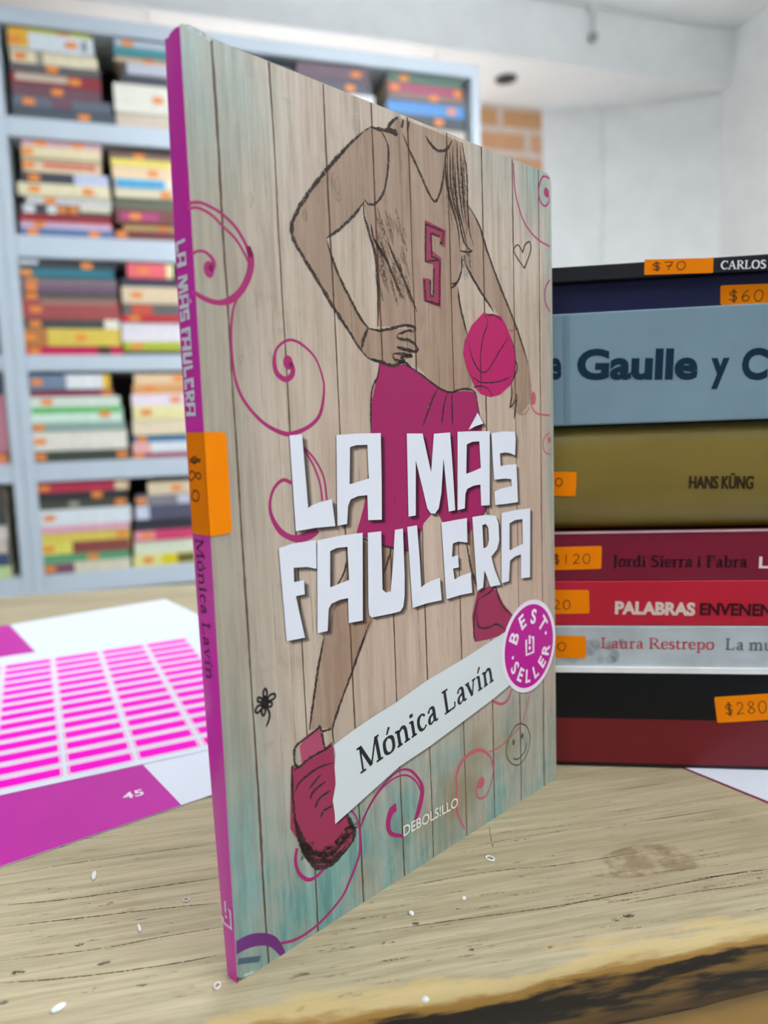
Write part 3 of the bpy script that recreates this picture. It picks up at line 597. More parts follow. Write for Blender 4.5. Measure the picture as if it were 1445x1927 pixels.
rarm = c1([(985, 510), (1040, 610), (1130, 880), (1190, 1030), (1240, 1160), (1292, 1330)]) + c4([(1225, 620), (1215, 720), (1150, 800), (1115, 780), (1085, 740), (1085, 590), (1115, 420), (1050, 180), (960, 60)]) + c1([(1115, 1055), (1000, 870), (960, 790)]); g.poly(rarm, (), 2, 0)
leg = c5([(470, 640), (715, 690), (560, 1000)]) + c6([(1160, 1030), (1025, 1420), (850, 1440), (890, 1180), (960, 800)]); g.poly(leg, (), 2, 0)
g.poly(c5([(1000, 612), (1045, 560), (1085, 555), (1100, 700), (1110, 850), (1045, 870), (1010, 750)]), (), 2, 0)
g.poly(c5([(545, -5), (541, 130), (530, 330), (510, 480), (475, 605), (600, 665), (715, 693), (765, 640), (790, 560), (830, 512), (858, 512), (875, 550), (935, 590), (1000, 612), (1040, 560), (1090, 485), (1075, 300), (1066, 100)]) [:1] + c4([(198, 435), (270, 455), (320, 465), (355, 450), (430, 490), (500, 540), (600, 615), (680, 645), (760, 635), (842, 642), (862, 740), (890, 880)]) + c5([(1090, 485), (1040, 560), (1000, 612), (935, 590), (875, 550), (858, 512), (830, 512), (790, 560), (765, 640), (715, 693), (600, 665), (475, 605), (510, 480), (530, 330), (541, 130)]), (), 3, 1)
g.poly(c4([(900, 103), (1020, 125), (1060, 200), (1085, 270), (1115, 380), (1112, 520), (1080, 600), (1015, 660), (950, 678), (880, 655), (845, 610), (790, 490), (763, 380), (775, 290), (820, 190)]), (), 4, 2)
five = c1([(762, 583), (868, 637), (866, 725), (848, 715), (838, 668), (797, 650), (800, 742), (845, 780), (842, 1033), (755, 1000), (750, 880), (785, 885), (787, 970), (808, 975), (805, 812), (762, 800)]); g.poly(five, (), 4, 3)
g.poly(c8([(630, 255), (690, 175), (760, 130), (795, 265), (842, 222), (855, 380), (690, 380), (645, 360)]), (), 3, 4)
g.poly(c8([(575, 400), (650, 370), (850, 260), (862, 420), (860, 750), (930, 690), (965, 760), (985, 800), (970, 880), (900, 960), (840, 1010), (730, 1045), (680, 1000), (630, 880), (572, 790)]), (), 4, 3)
g.poly(c7([(935, 170), (1010, 130), (1060, 175), (1090, 240), (1145, 305), (1155, 400), (1000, 450), (920, 465), (905, 315)]), (), 3, 3)
def ch(pts, w_=.75, l=5, mi=5): g.ribbon(pts, w_ * .85, l, mi, jit=.4, taper=True, step=.45)
S1 = [([(485, 105), (440, 135), (370, 200), (270, 310), (190, 410), (130, 495), (85, 580), (78, 625), (85, 680), (130, 760), (190, 860), (250, 960), (310, 1060), (370, 1150), (420, 1230), (470, 1290), (520, 1305)], 1.0), ([(255, 677), (330, 625), (400, 555), (450, 490)], .8),
      ([(258, 685), (280, 760), (330, 890), (390, 1010), (440, 1100), (475, 1140)], .7), ([(470, 1140), (448, 1190), (437, 1245)], .9), ([(485, 105), (530, 120), (600, 125), (613, 142), (585, 135)], 1.0), ([(540, 130), (568, 190), (575, 270), (562, 390), (540, 460), (505, 500), (470, 500), (450, 478)], .7),
      ([(448, 495), (450, 560), (475, 650), (505, 750), (515, 850), (522, 1000), (518, 1130)], .75), ([(505, 690), (560, 780), (610, 900), (650, 990)], .7), ([(570, 700), (620, 810), (680, 950), (720, 1055)], .7), ([(485, 600), (500, 680), (560, 790)], .6),
      ([(570, 110), (590, 80), (622, 56)], .9), ([(652, 68), (640, 112)], .8), ([(680, 75), (672, 130)], .6), ([(645, 140), (680, 220), (730, 330), (808, 488), (850, 400), (858, 300)], .75), ([(765, 152), (800, 205), (840, 230), (875, 220), (900, 175)], .8),
      ([(950, 760), (950, 830), (930, 900), (895, 912)], .7), ([(930, 930), (945, 1040), (978, 1170)], .7), ([(895, 935), (930, 905)], .6), ([(985, 510), (1040, 610), (1080, 740), (1130, 880), (1190, 1030), (1240, 1160), (1292, 1325)], .8), ([(960, 790), (1000, 870), (1060, 970), (1115, 1055)], .8),
      ([(475, 1140), (530, 1150), (590, 1140), (650, 1125), (710, 1135), (705, 1160)], .8), ([(620, 1170), (680, 1150), (700, 1160)], .7), ([(620, 1170), (625, 1190), (690, 1205), (722, 1240), (715, 1258), (640, 1250)], .8), ([(615, 1235), (700, 1255)], .8), ([(595, 1270), (640, 1270), (695, 1282), (640, 1285), (655, 1310), (610, 1300), (595, 1275)], .8), ([(475, 1295), (530, 1310), (600, 1330), (650, 1310), (700, 1350)], .9)]
for P, w_ in S1: ch(c1(P), w_)
for P in [[(875, 170), (865, 340), (890, 480), (930, 620), (940, 745)], [(905, 190), (910, 400), (950, 600), (985, 745)], [(950, 190), (975, 330), (980, 500), (990, 640), (1012, 712)], [(925, 180), (935, 400), (960, 600)], [(890, 230), (895, 430), (930, 560), (960, 700)], [(940, 200), (955, 400), (965, 560)], [(915, 300), (925, 500), (960, 690), (1005, 745)], [(870, 300), (880, 420), (915, 560)], [(940, 740), (980, 750), (1005, 740)]]: ch(c1(P), .55, 5, 5)
for k in range(26):
    x0 = random.uniform(868, 965); y0 = random.uniform(180, 420); L_ = random.uniform(120, 300); ch(c1([(x0, y0), (x0 + 8, y0 + L_ / 2), (x0 + 25, y0 + L_)]), .6, 5, 6)
for k in range(60):
    x0 = random.uniform(500, 660); y0 = random.uniform(520, 900); L_ = random.uniform(60, 150); ch(c1([(x0, y0), (x0 + L_ * .3, y0 + L_)]), .8, 5, 6)
for k in range(16):
    x0 = random.uniform(950, 985); y0 = random.uniform(700, 860); ch(c1([(x0, y0), (x0 + 12, y0 + 40)]), .7, 5, 6)
for P in [[(762, 602), (855, 642), (852, 705), (838, 700)], [(765, 605), (765, 795), (832, 790)], [(790, 650), (796, 770), (838, 792), (834, 1022)], [(757, 890), (766, 998), (834, 1018)], [(788, 890), (790, 972), (805, 975), (808, 830)], [(795, 652), (836, 668)]]: g.ribbon(c1(P), .55, 5, 5, jit=.4, step=.45, sm=False)
for P in [[(900, 110), (930, 170), (900, 260), (880, 400), (882, 500), (882, 650)], [(798, 290), (820, 400), (860, 480), (900, 510), (940, 480), (1000, 380), (1082, 250)], [(800, 520), (850, 555), (880, 575), (960, 577), (1040, 560), (1100, 525)], [(830, 612), (880, 602), (930, 620), (960, 670)], [(905, 130), (970, 118), (1030, 160)], [(1085, 270), (1115, 380), (1110, 530), (1075, 605)]]: ch(c4(P), .5)
for P in [[(1090, 590), (1095, 660), (1080, 745), (1110, 710), (1125, 650)], [(1130, 660), (1115, 780), (1108, 825)], [(1160, 710), (1148, 790), (1195, 780), (1220, 700), (1225, 620), (1210, 480), (1160, 300), (1130, 210)], [(1115, 420), (1130, 480), (1100, 560)], [(198, 435), (180, 540), (140, 640), (135, 900)], [(355, 450), (430, 490), (500, 540), (600, 615), (680, 645), (760, 620), (840, 640), (862, 740), (892, 880)], [(590, 620), (550, 700), (490, 870)], [(650, 660), (630, 750), (615, 870)], [(685, 650), (690, 870)]]: ch(c4(P), .6, 5, 5 if P[0][0] != 1160 else 6)
for P in [[(1130, 210), (1100, 310), (1062, 380)], [(965, 750), (930, 920), (890, 1180), (855, 1440)], [(1295, 650), (1230, 830), (1160, 1030), (1085, 1230), (1025, 1420), (1035, 1540)], [(945, 1450), (1020, 1430)], [(1345, 420), (1300, 560)]]: ch(c6(P), .75)
for P in [[(990, 650), (1010, 760), (1042, 870)], [(1085, 490), (1090, 560), (1098, 700)], [(640, 680), (600, 800)], [(500, 630), (600, 665), (715, 690)], [(1040, 560), (1090, 485)]]: ch(c5(P), .7)
for P, w_ in [([(640, 385), (605, 380), (600, 270), (660, 210), (740, 150), (765, 130), (790, 250), (800, 265), (845, 235)], .7), ([(585, 415), (640, 380), (700, 330), (848, 248)], .8), ([(600, 550), (640, 480), (740, 400), (850, 362)], .7), ([(580, 400), (588, 600), (605, 750), (640, 900), (690, 1005)], .9), ([(770, 435), (690, 530)], .7), ([(800, 480), (720, 550), (700, 600)], .7), ([(835, 540), (760, 590), (730, 660)], .7), ([(848, 640), (790, 670), (765, 715)], .7), ([(935, 690), (965, 760), (985, 800), (975, 880)], 1.2), ([(575, 400), (600, 375), (620, 385)], .6),
              ([(600, 720), (640, 840), (700, 930), (780, 960), (860, 930), (930, 850), (985, 800)], 1.5), ([(640, 900), (700, 990), (740, 1040), (830, 1020), (900, 960), (970, 880)], 1.4), ([(620, 850), (690, 960), (760, 1000), (850, 980), (930, 900)], 1.4)]: ch(c8(P), w_)
for k in range(44):
    q = random.random(); x0 = 620 + 360 * q; y0 = 900 + 105 * math.sin(math.pi * min(1, q * 1.15)) - 90 * q + random.uniform(-45, 45); ch(c8([(x0, y0), (x0 + random.uniform(-30, 50), y0 + random.uniform(-35, 35)), (x0 + random.uniform(0, 70), y0 + random.uniform(-50, 40))]), .9, 5, random.choice((5, 6, 6)))
for P in [[(940, 215), (1010, 170), (1040, 140), (1060, 200), (1090, 260), (1142, 310)], [(930, 290), (945, 375), (1000, 380), (1050, 360), (1102, 392)], [(945, 200), (920, 300), (915, 420), (925, 460)]]: ch(c7(P), .65)
# shading washes of the drawing itself
g.build('player_drawing', [m_skin, m_rasp, ink('ball_raspberry_print', rgb(172, 28, 92), .97, .42), ink('shoe_raspberry_print', rgb(148, 46, 80), .93, .42, 120, .05, .3), m_rose, m_char, m_char2], fc)
# doodles
m_pen = ink('pen_doodle_print', rgb(40, 36, 34), .95, .5); m_pen2 = ink('thin_pen_print', rgb(86, 76, 64), .95, .5)
g = Art(FR)
g.ribbon(c1([(1272, 832), (1225, 762), (1219, 730), (1240, 712), (1264, 752)]), .5, 2, 1); g.ribbon(c1([(1262, 752), (1276, 710), (1300, 697), (1303, 745), (1272, 832)]), .6, 2, 1)
g.build('heart_doodle', [m_pen, m_pen2], fc); g = Art(FR)
g.ribbon(c7([(1190, 947), (1228, 965), (1247, 1030), (1232, 1120), (1190, 1185), (1150, 1190), (1113, 1150), (1107, 1090), (1130, 1020), (1162, 962), (1195, 947)]), .45, 2, 1)
g.ribbon(c7([(1148, 1155), (1180, 1155), (1215, 1112), (1228, 1060)]), .5, 2, 1)
for p in c7([(1150, 1058), (1202, 1020)]): g.disc(p, .6, 2, 1, n=10, ry=1.0)
g.build('smiley_doodle', [m_pen, m_pen2], fc); g = Art(FR)
for P in [[(530, 1218), (520, 1170), (535, 1140), (548, 1172), (535, 1218)], [(545, 1222), (568, 1188), (600, 1178), (605, 1205), (560, 1232), (545, 1225)], [(515, 1242), (482, 1232), (485, 1204), (515, 1215), (525, 1235)], [(512, 1258), (480, 1268), (464, 1300), (480, 1316), (512, 1282), (518, 1262)], [(525, 1260), (508, 1300), (520, 1336), (536, 1310), (536, 1265)], [(545, 1240), (580, 1238), (580, 1266), (552, 1270), (545, 1245)]]: g.ribbon(c6(P), .55, 2, 0, step=.3)
x, z = c6([(533, 1240)])[0]; g.disc((x, z), 1.1, 2, 0, ry=1.5); g.ribbon(c6([(540, 1262), (566, 1320), (560, 1370), (540, 1420)]), .55, 2, 0, taper=True)
g.build('flower_doodle', [m_pen, m_pen2], fc)
# torn paper strip with the author, badge, title, publisher
m_strip = ink('torn_strip_print', rgb(196, 202, 204), 1, .4)
g = Art(FR)
strip = c7([(85, 1075), (130, 1040), (210, 980), (330, 900), (450, 825), (640, 690), (860, 560), (1100, 405), (1150, 470), (1150, 700), (1030, 800), (850, 935), (655, 1080), (475, 1200), (230, 1420), (95, 1540), (92, 1480), (80, 1400), (98, 1300), (90, 1200), (96, 1130)])
for d in (.35, .7): g.poly([(x + d, z - d) for x, z in strip], (), 5, 1)
g.poly(strip, (), 6, 0)
g.build('author_strip', [m_strip, ink('strip_print_shadow', rgb(70, 58, 50), .25, .5)], fc)
g = Art(FR); serif(g, 'Mónica Lavín', cov(*Z(600, 1060, 3.1413)([(238, 1247)])[0]), cov(*Z(600, 1060, 3.1413)([(1034, 690)])[0]), 6.6, 7, 0, 1.2); g.build('author_lettering', ink('black_print', rgb(34, 34, 40), 1, .4), fc)
g = Art(FR); sans(g, 'DEBOLS!LLO', (50.8, 11.0), (72.6, 10.5), 2.75, .012, 7); g.build('publisher_lettering', ink('pale_print', rgb(214, 210, 200), 1, .4), fc)
bcx, bcz = 108.2, 48.1
g = Art(FR); g.disc((bcx + .3, bcz - .4), 14.4, 7, 2, 48); g.disc((bcx, bcz), 14.3, 8, 1, 48); g.disc((bcx, bcz), 12.9, 9, 0, 48)
def arc_text(txt, a0, a1, r, cap, flip=False):
    n = len(txt)
    for k, c in enumerate(txt):
        a = R(a0 + (a1 - a0) * (k / (n - 1))); v, f = font_mesh(c, .03); hx = max(y for _, y in font_mesh('H', .03)[0]); xm = (min(x for x, _ in v) + max(x for x, _ in v)) / 2
        s_ = cap / hx; out = []
        for x, y in v:
            lx = (x - xm) * s_; ly = y * s_
            rr = r + ly if not flip else r - ly
            px = bcx + rr * math.cos(a) + (lx * math.sin(a) if not flip else -lx * math.sin(a)); pz = bcz + rr * math.sin(a) + (-lx * math.cos(a) if not flip else lx * math.cos(a))
            out.append((px, pz))
        g.tris(out, f, 10, 1)
arc_text('BEST', 152, 38, 7.0, 4.4); arc_text('SELLER', 212, 340, 11.2, 4.0, True)
for q in (14, 190): g.disc((bcx + 9.0 * math.cos(R(q)), bcz + 9.0 * math.sin(R(q))), .55, 10, 1, 12)
for P in ([(-1.9, 2.4), (-1.9, -2.4), (1.9, -2.4), (1.9, 2.4), (.9, 2.4)],): g.ribbon([(bcx + x, bcz + z) for x, z in P], .95, 10, 1, sm=False, step=0)
g.ribbon([(bcx - .1, bcz + 3.4), (bcx - .1, bcz + .6)], .95, 10, 1, sm=False, step=0); g.disc((bcx - .1, bcz - .6), .6, 10, 1, 12)
g.build('seller_badge', [ink('badge_magenta_print', rgb(172, 22, 132), 1, .3), ink('badge_white_print', rgb(214, 206, 216), 1, .35), ink('badge_print_shadow', rgb(90, 60, 60), .35, .5)], fc)
TITLE = [([(158, 148), (217, 143), (232, 320), (246, 488), (265, 474), (300, 461), (357, 447), (373, 573), (280, 581), (188, 597)], None, 0),
 ([(378, 146), (480, 139), (586, 137), (590, 340), (591, 543), (527, 545), (523, 428), (480, 432), (445, 448), (433, 478), (428, 563), (383, 571)], [(442, 203), (470, 194), (523, 192), (530, 350), (490, 362), (440, 377)], 0),
 ([(708, 139), (782, 139), (822, 320), (835, 140), (911, 134), (923, 300), (935, 498), (905, 505), (880, 255), (870, 420), (858, 490), (840, 515), (820, 513), (804, 490), (778, 380), (750, 265), (750, 523), (716, 529)], None, 0),
 ([(946, 131), (1020, 128), (1097, 128), (1097, 475), (1057, 477), (1053, 378), (1020, 384), (992, 398), (983, 420), (980, 490), (946, 498)], [(989, 190), (1015, 178), (1048, 176), (1055, 300), (1020, 316), (987, 328)], 0), ([(997, 122), (1040, 42), (1055, 68), (1067, 92), (1030, 105)], None, 0),
 ([(1105, 137), (1160, 129), (1214, 130), (1219, 160), (1216, 242), (1195, 232), (1170, 228), (1145, 232), (1148, 292), (1185, 285), (1222, 283), (1226, 370), (1229, 460), (1180, 468), (1122, 474), (1118, 412), (1150, 396), (1200, 385), (1198, 353), (1170, 350), (1118, 356), (1110, 250)], None, 0),
 ([(108, 677), (170, 655), (283, 638), (285, 773), (240, 764), (178, 768), (180, 835), (226, 826), (230, 892), (188, 901), (210, 1000), (231, 1095), (145, 1112)], None, 1),
 ([(288, 640), (390, 618), (501, 604), (502, 1015), (436, 1027), (433, 910), (395, 918), (355, 936), (342, 960), (337, 1064), (290, 1075)], [(349, 690), (380, 675), (430, 670), (438, 825), (395, 842), (349, 860)], 1),
 ([(525, 604), (588, 597), (592, 750), (594, 870), (610, 884), (633, 878), (645, 720), (652, 590), (690, 584), (698, 800), (698, 900), (692, 950), (678, 972), (640, 982), (545, 1001), (532, 990), (528, 950)], None, 1),
 ([(710, 577), (756, 569), (768, 720), (776, 860), (795, 843), (830, 826), (863, 815), (872, 920), (800, 935), (735, 957)], None, 1),
 ([(870, 557), (930, 545), (990, 535), (992, 650), (950, 645), (924, 654), (920, 717), (949, 709), (952, 766), (925, 772), (932, 823), (960, 806), (1008, 790), (1015, 885), (960, 896), (893, 916), (882, 740)], None, 1),
 ([(1015, 530), (1080, 520), (1125, 525), (1138, 560), (1142, 640), (1132, 680), (1105, 716), (1118, 770), (1148, 848), (1100, 857), (1086, 815), (1072, 780), (1066, 860), (1038, 876), (1026, 700)], [(1062, 568), (1078, 563), (1090, 580), (1093, 640), (1085, 668), (1068, 678)], 1),
 ([(1152, 512), (1215, 498), (1287, 489), (1286, 812), (1243, 818), (1243, 705), (1215, 715), (1192, 735), (1187, 830), (1152, 842)], [(1190, 560), (1215, 545), (1250, 540), (1252, 655), (1222, 670), (1190, 687)], 1)]
g = Art(FR)
for o_, h_, row in TITLE:
    P = c5(o_); H_ = [c5(h_)] if h_ else []
    for i, d in enumerate((.35, .75, 1.15, 1.5)): g.poly([(x + d, z - d * .75) for x, z in P], [[(x + d, z - d * .75) for x, z in h] for h in H_], 9 + i * .4, 1)
    g.poly(P, H_, 11, 0)
m_title = ink('white_title_print', rgb(208, 210, 219), 1, .4); m_tsh = ink('title_print_shadow', rgb(40, 26, 28), .26, .5)
g.build('title_lettering', [m_title, m_tsh], fc)
g = Art(FR)                                          # worn white paper at the crushed spine corners
g.poly([(.3, BH + .5), (2, BH + .88), (4, BH + .72), (7, BH + .2), (6.2, BH - .7), (3.5, BH - .3), (1.6, BH - .1)], (), 2, 0); m_worn = ink('worn_paper', rgb(196, 208, 204), .7, .6, 900, .35, .55); g.build('worn_corner', m_worn, fc)
g = Art(FR); g.poly([(.7, .9), (2.8, .2), (4.4, .1), (4.2, .6), (2.0, 1.2)], (), 2, 0); g.build('worn_corner', m_worn, fc)
# spine print
SPM = lambda y, z, l: (-.00022 - l * .00002, y / 1000, z / 1000)
def to_spine(P, row):                                # cover title laid along the spine, letter tops towards the cover
    out = []
    for x, z in P:
        if row == 0: s_ = (x - 24.0) / (112 - 24.0); b = (z - 88) / 24
        else: s_ = (x - 15.0) / (118 - 15.0); b = (z - 62) / 26
        zz = (153.2 - s_ * 14.6) if row == 0 else (137.5 - s_ * 18.3)
        out.append((6.1 - min(1.3, max(-.05, b)) * 3.6, zz))
    return out
xs = [[p for p in c5(o_)] for o_, h_, r_ in TITLE]
r0 = [p for P, t_3 in zip(xs, TITLE) if t_3[2] == 0 for p in P]; r1 = [p for P, t_3 in zip(xs, TITLE) if t_3[2] == 1 for p in P]
def rect_fit(row):
    pts_ = r0 if row == 0 else r1; return min(p[0] for p in pts_), max(p[0] for p in pts_)
F0, F1 = rect_fit(0), rect_fit(1)
def letter_spine(idx):
    o_, h_, row = TITLE[idx]; P = c5(o_); base = P
    zlo = min(p[1] for p in base); zhi = max(p[1] for p in base)
    lo, hi = (F0 if row == 0 else F1); za, zb = (152.9, 137.6) if row == 0 else (136.4, 119.2)
    def m(p):
        b = (p[1] - zlo) / (zhi - zlo)
        if idx == 4: b = 1.08 + .22 * b
        return (6.0 - b * 3.7, za + (p[0] - lo) / (hi - lo) * (zb - za))
    return [m(p) for p in P], ([[m(p) for p in c5(h_)]] if h_ else [])
g = Art(SPM)
for k in range(len(TITLE)):
    P, H_ = letter_spine(k); g.poly(P, H_, 2, 0)
g.build('spine_title_lettering', m_title, spine)
g = Art(lambda x, z, l: SPM(-x, z, l)); serif(g, 'Mónica Lavín', (-5.5, 95.0), (-4.6, 65.5), 2.9, 2, 0, 1.0); g.build('spine_author_lettering', ink('dark_spine_print', rgb(74, 22, 62), 1, .4), spine)
g = Art(SPM)
g.ribbon([(3.9, 12.2), (.75, 12.2), (.75, 16.2), (1.6, 16.2)], .75, 2, 0, sm=False, step=0); g.ribbon([(3.9, 12.2), (3.9, 13.4)], .75, 2, 0, sm=False, step=0); g.ribbon([(2.6, 17.6), (2.6, 15.0)], .6, 2, 0, sm=False, step=0); g.disc((2.5, 14.1), .42, 2, 0, 12)
g.build('publisher_mark', ink('pale_spine_print', rgb(226, 200, 220), 1, .4), spine)
# folded orange price sticker: spine part and cover part
m_stk = plain('orange_sticker_paper', (1.0, .26, .0, 1), .7, 0, .03, spec=.1); m_inkpen = ink('pencil_writing', rgb(70, 46, 24), .9, .5)
a = MB(); SZ0, SZ1 = 95.6, 116.0
WY = 6.4
a.prism([(WY, SZ0 + .1), (-.06, SZ0), (-.06, SZ1), (WY, SZ1 + .1)], lambda y, z: (-.0003, y / 1000, z / 1000), lambda y, z: (-.00026, y / 1000, z / 1000))
front = [(-.3, SZ0), (1.2, SZ0), (1.7, SZ0 + .15), (1.95, SZ0 + .7), (1.95, SZ1 - .7), (1.7, SZ1 - .15), (1.2, SZ1), (-.3, SZ1)]
a.prism([(max(-.3, x * 2.45), z) for x, z in front], lambda x, z: (x / 1000, -.0003, z / 1000), lambda x, z: (x / 1000, -.00026, z / 1000))
ps = a.build('price_sticker', m_stk, book)
g = Art(lambda y, z, l: (-.00031 - l * .00003, y / 1000, z / 1000))
s3 = lambda P: [spi(*p) for p in Z(320, 420, 3.0111)(P)]
for P in [[(128, 1335), (150, 1322), (160, 1345), (146, 1362), (132, 1350)], [(118, 1340), (182, 1338)], [(120, 1352), (180, 1350)], [(118, 1420), (132, 1404), (150, 1420), (165, 1448), (182, 1440), (180, 1420), (160, 1416), (145, 1440), (128, 1458), (116, 1440)], [(140, 1512), (165, 1520), (172, 1550), (158, 1575), (135, 1560), (134, 1535), (146, 1518)]]: g.ribbon(s3(P), .3, 1, 0, step=.3)
g.build('price_writing', m_inkpen, ps)

# ------------------------------------------------------------------ pile of books on the right
def hard_profile(D_, T, bulge, n=12, rt=0.6):
    """outline of the wrapped cover seen from its end, from the back of the top board round the spine: (y, z) in mm"""
    P = [(D_, T)]
    if bulge > 0:
        for k in range(n + 1):
            q = math.pi * (1 - k / n); a_ = math.cos(q) ; z = T / 2 - a_ * -1 * -T / 2
            z = T * (0.5 + 0.5 * math.cos(math.pi * k / n)); P.append((bulge * (1 - math.sin(math.pi * k / n) ** .8), z))
    else:
        for k in range(5): q = R(90 * k / 4); P.append((rt - rt * math.sin(q), T - rt + rt * math.cos(q)))
        for k in range(5): q = R(90 * k / 4); P.append((rt - rt * math.cos(q), rt - rt * math.sin(q)))
    P.append((D_, 0)); return P
def make_book(name, label, cat, loc, rz, L, D_, T, bulge, mat, pages, board=.4, x0=0.0, group=None, recess=2.0, fore=2.5):
    o = thing(name, label, cat, loc, rz, group)
    P = hard_profile(D_, T, bulge)
    # inner outline
    a = MB(); t_ = board; cyc = sum(p[1] for p in P) / len(P)
    Q = [(min(D_, max(p[0] + (t_ if 0 < i < len(P) - 1 else 0), 0)), min(max(p[1], t_), T - t_)) for i, p in enumerate(P)]
    ra = [[mm(x0, y, z) for y, z in P], [mm(x0 + L, y, z) for y, z in P]]; rb = [[mm(x0, y, z) for y, z in Q], [mm(x0 + L, y, z) for y, z in Q]]
    a.grid(ra); a.grid(rb[::-1]); a.grid([ra[0], rb[0]]); a.grid([ra[1], rb[1]])
    for e in (0, -1): a.grid([[ra[0][e], ra[1][e]], [rb[0][e], rb[1][e]]])
    cv_ = a.build('cover', mat, o, smooth=False)
    if bulge > 0: cv_.data.polygons.foreach_set('use_smooth', [False] * len(cv_.data.polygons)); 
    a = MB(); yy = max(t_, bulge) + .2
    a.box((x0 + recess) / 1000, (x0 + L - recess) / 1000, yy / 1000, (D_ - fore) / 1000, (t_ + .02) / 1000, (T - t_ - .02) / 1000); a.build('page_block', pages, o)
    return o, cv_
def glossy(name, col, rough=.25, coat=.5, var=.05): return plain(name, col, rough, coat * .6, var, 40, spec=.3)
def surf(bulge, T, z0):                              # pile-plane mapping hugging a curved spine
    def f(x, z, l):
        zz = z - z0
        if bulge > 0:
            c = min(1, max(-1, 2 * zz / T - 1)); y = bulge * (1 - math.sin(math.acos(c)) ** .8)
        else: y = 0
        return (x / 1000, y / 1000 - .00006 - l * .00003, zz / 1000)
    return f
s4 = lambda P: [stk(*p) for p in Z(1020, 470, 3.4)(P)]; s5 = lambda P: [stk(*p) for p in Z(1020, 980, 3.4)(P)]
ZB = .0004
def pile(name, label, z0, T, L, dep, bulge, mat, board, x0, dy=0.0, pages=m_pages, recess=2.0):
    p = SO + SYv * (dy / 1000) + Vector((0, 0, z0 / 1000 + ZB)); o, c = make_book(name, label, 'book', p, ST_ROT, L, dep, T, bulge, mat, pages, board, x0, 'pile of books on the table', recess); return o
def sticker(parent, poly, mp, writing=None, wmat=None):
    g = Art(mp); loops = poly
    a = MB(); a.prism(poly, lambda x, z: mp(x, z, 1), lambda x, z: mp(x, z, 3)); s_ = a.build('price_sticker', m_stk, parent)
    if writing:
        g = Art(lambda x, z, l: mp(x, z, l + 3)); txt, p0, p1, h = writing; hand(g, txt, p0, p1, h, .28); g.build('price_writing', m_inkpen, s_)
    return s_
def quad_round(P, r=.7):
    out = []
    n = len(P)
    for i in range(n):
        p, a_, b = Vector(P[i]), Vector(P[i - 1]), Vector(P[(i + 1) % n]); u = (a_ - p).normalized() * r; v = (b - p).normalized() * r
        for k in range(4):
            t_ = k / 3; q = p + u * (1 - t_) ** 2 + v * t_ ** 2; out.append((q.x, q.y))
    return out
m_navybk = glossy('black_red_cover', rgb(14, 20, 30), .28, .4)
# bottom: thick hardcover, black over dark red
def two_tone():
    m = D.materials.new('black_over_dark_red_cover'); t = NT(m); sep = t.n('ShaderNodeSeparateXYZ'); t.set(sep.inputs[0], t.obj())
    f = t.math('GREATER_THAN', sep.outputs[2], .0166); e = t.math('LESS_THAN', sep.outputs[2], .0013)  # e: lowest strip, the lower board's shadow put into the colour
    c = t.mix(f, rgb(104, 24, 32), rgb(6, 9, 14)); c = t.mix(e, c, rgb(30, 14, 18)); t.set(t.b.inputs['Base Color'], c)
    t.b.inputs['Roughness'].default_value = .3; t.b.inputs['Specular IOR Level'].default_value = .25; t.b.inputs['Coat Weight'].default_value = .15; t.b.inputs['Coat Roughness'].default_value = .1; return m
b = pile('hardcover_book', 'thick black and dark red hardcover at the bottom of the pile', 0, 32.7, 235, 160, 0, two_tone(), 1.6, -30)
mp = surf(0, 32.7, 0)
P = s5([(1100, 1135), (1560, 1105), (1580, 1272), (1120, 1300)]); sticker(b, quad_round(P), mp, ('$280', s5([(1165, 1250)])[0], s5([(1450, 1232)])[0], 4.0))
b = pile('hardcover_book', 'silvery white hardcover with red and grey lettering low in the pile', 32.75, 15.7, 225, 150, 0, None or plain('silver_white_cover', rgb(168, 176, 180), .22, .5, .12, 55), .5, -26)
a = MB(); a.box(-.026, .199, -.0012, .12, 0.0001, .0019); a.build('lower_board', plain('bright_white_board', rgb(226, 232, 236), .35, .3), b)
mp = surf(0, 15.7, 32.75)
P = s5([(-40, 738), (280, 745), (280, 887), (-40, 880)]); sticker(b, quad_round(P), mp, ('20', s5([(20, 838)])[0], s5([(165, 838)])[0], 2.9))
g = Art(mp); serif(g, 'Laura Restrepo', s5([(372, 822)])[0], s5([(1102, 830)])[0], 3.6, 1, 0, 1.3); serif(g, 'La mu', s5([(1168, 832)])[0], s5([(1480, 838)])[0], 3.7, 1, 1, 1.3)
rs = random.Random(3)
for k in range(26): x, z = s5([(rs.choice((330, 460, 200)) + rs.uniform(-60, 60), rs.uniform(780, 900))])[0]; g.disc((x, z), rs.uniform(.5, 1.8), .6, 2, 10)
g.build('spine_lettering', [ink('red_grey_print', rgb(178, 74, 82), 1, .3), ink('grey_print', rgb(96, 106, 116), 1, .3), ink('grey_smudge_print', rgb(90, 94, 98), .14, .4)], b)
b = pile('paperback_book', 'bright red paperback with white and black lettering in the pile', 48.5, 15.1, 220, 140, 0, glossy('bright_red_cover', rgb(176, 26, 48), .3, .4), .5, -24)
mp = surf(0, 15.1, 48.5)
P = s5([(-20, 450), (300, 450), (303, 600), (-20, 606)]); sticker(b, quad_round(P), mp, ('$20', s5([(0, 572)])[0], s5([(192, 572)])[0], 3.0))
g = Art(mp); sans(g, 'PALABRAS', s5([(465, 600)])[0], s5([(978, 610)])[0], 4.1, .05, 1, 0); sans(g, 'ENVENEN', s5([(1008, 608)])[0], s5([(1470, 616)])[0], 3.9, .035, 1, 1)
g.build('spine_lettering', [ink('cream_print', rgb(206, 186, 176), 1, .3), ink('dark_red_print', rgb(58, 14, 22), 1, .3)], b)
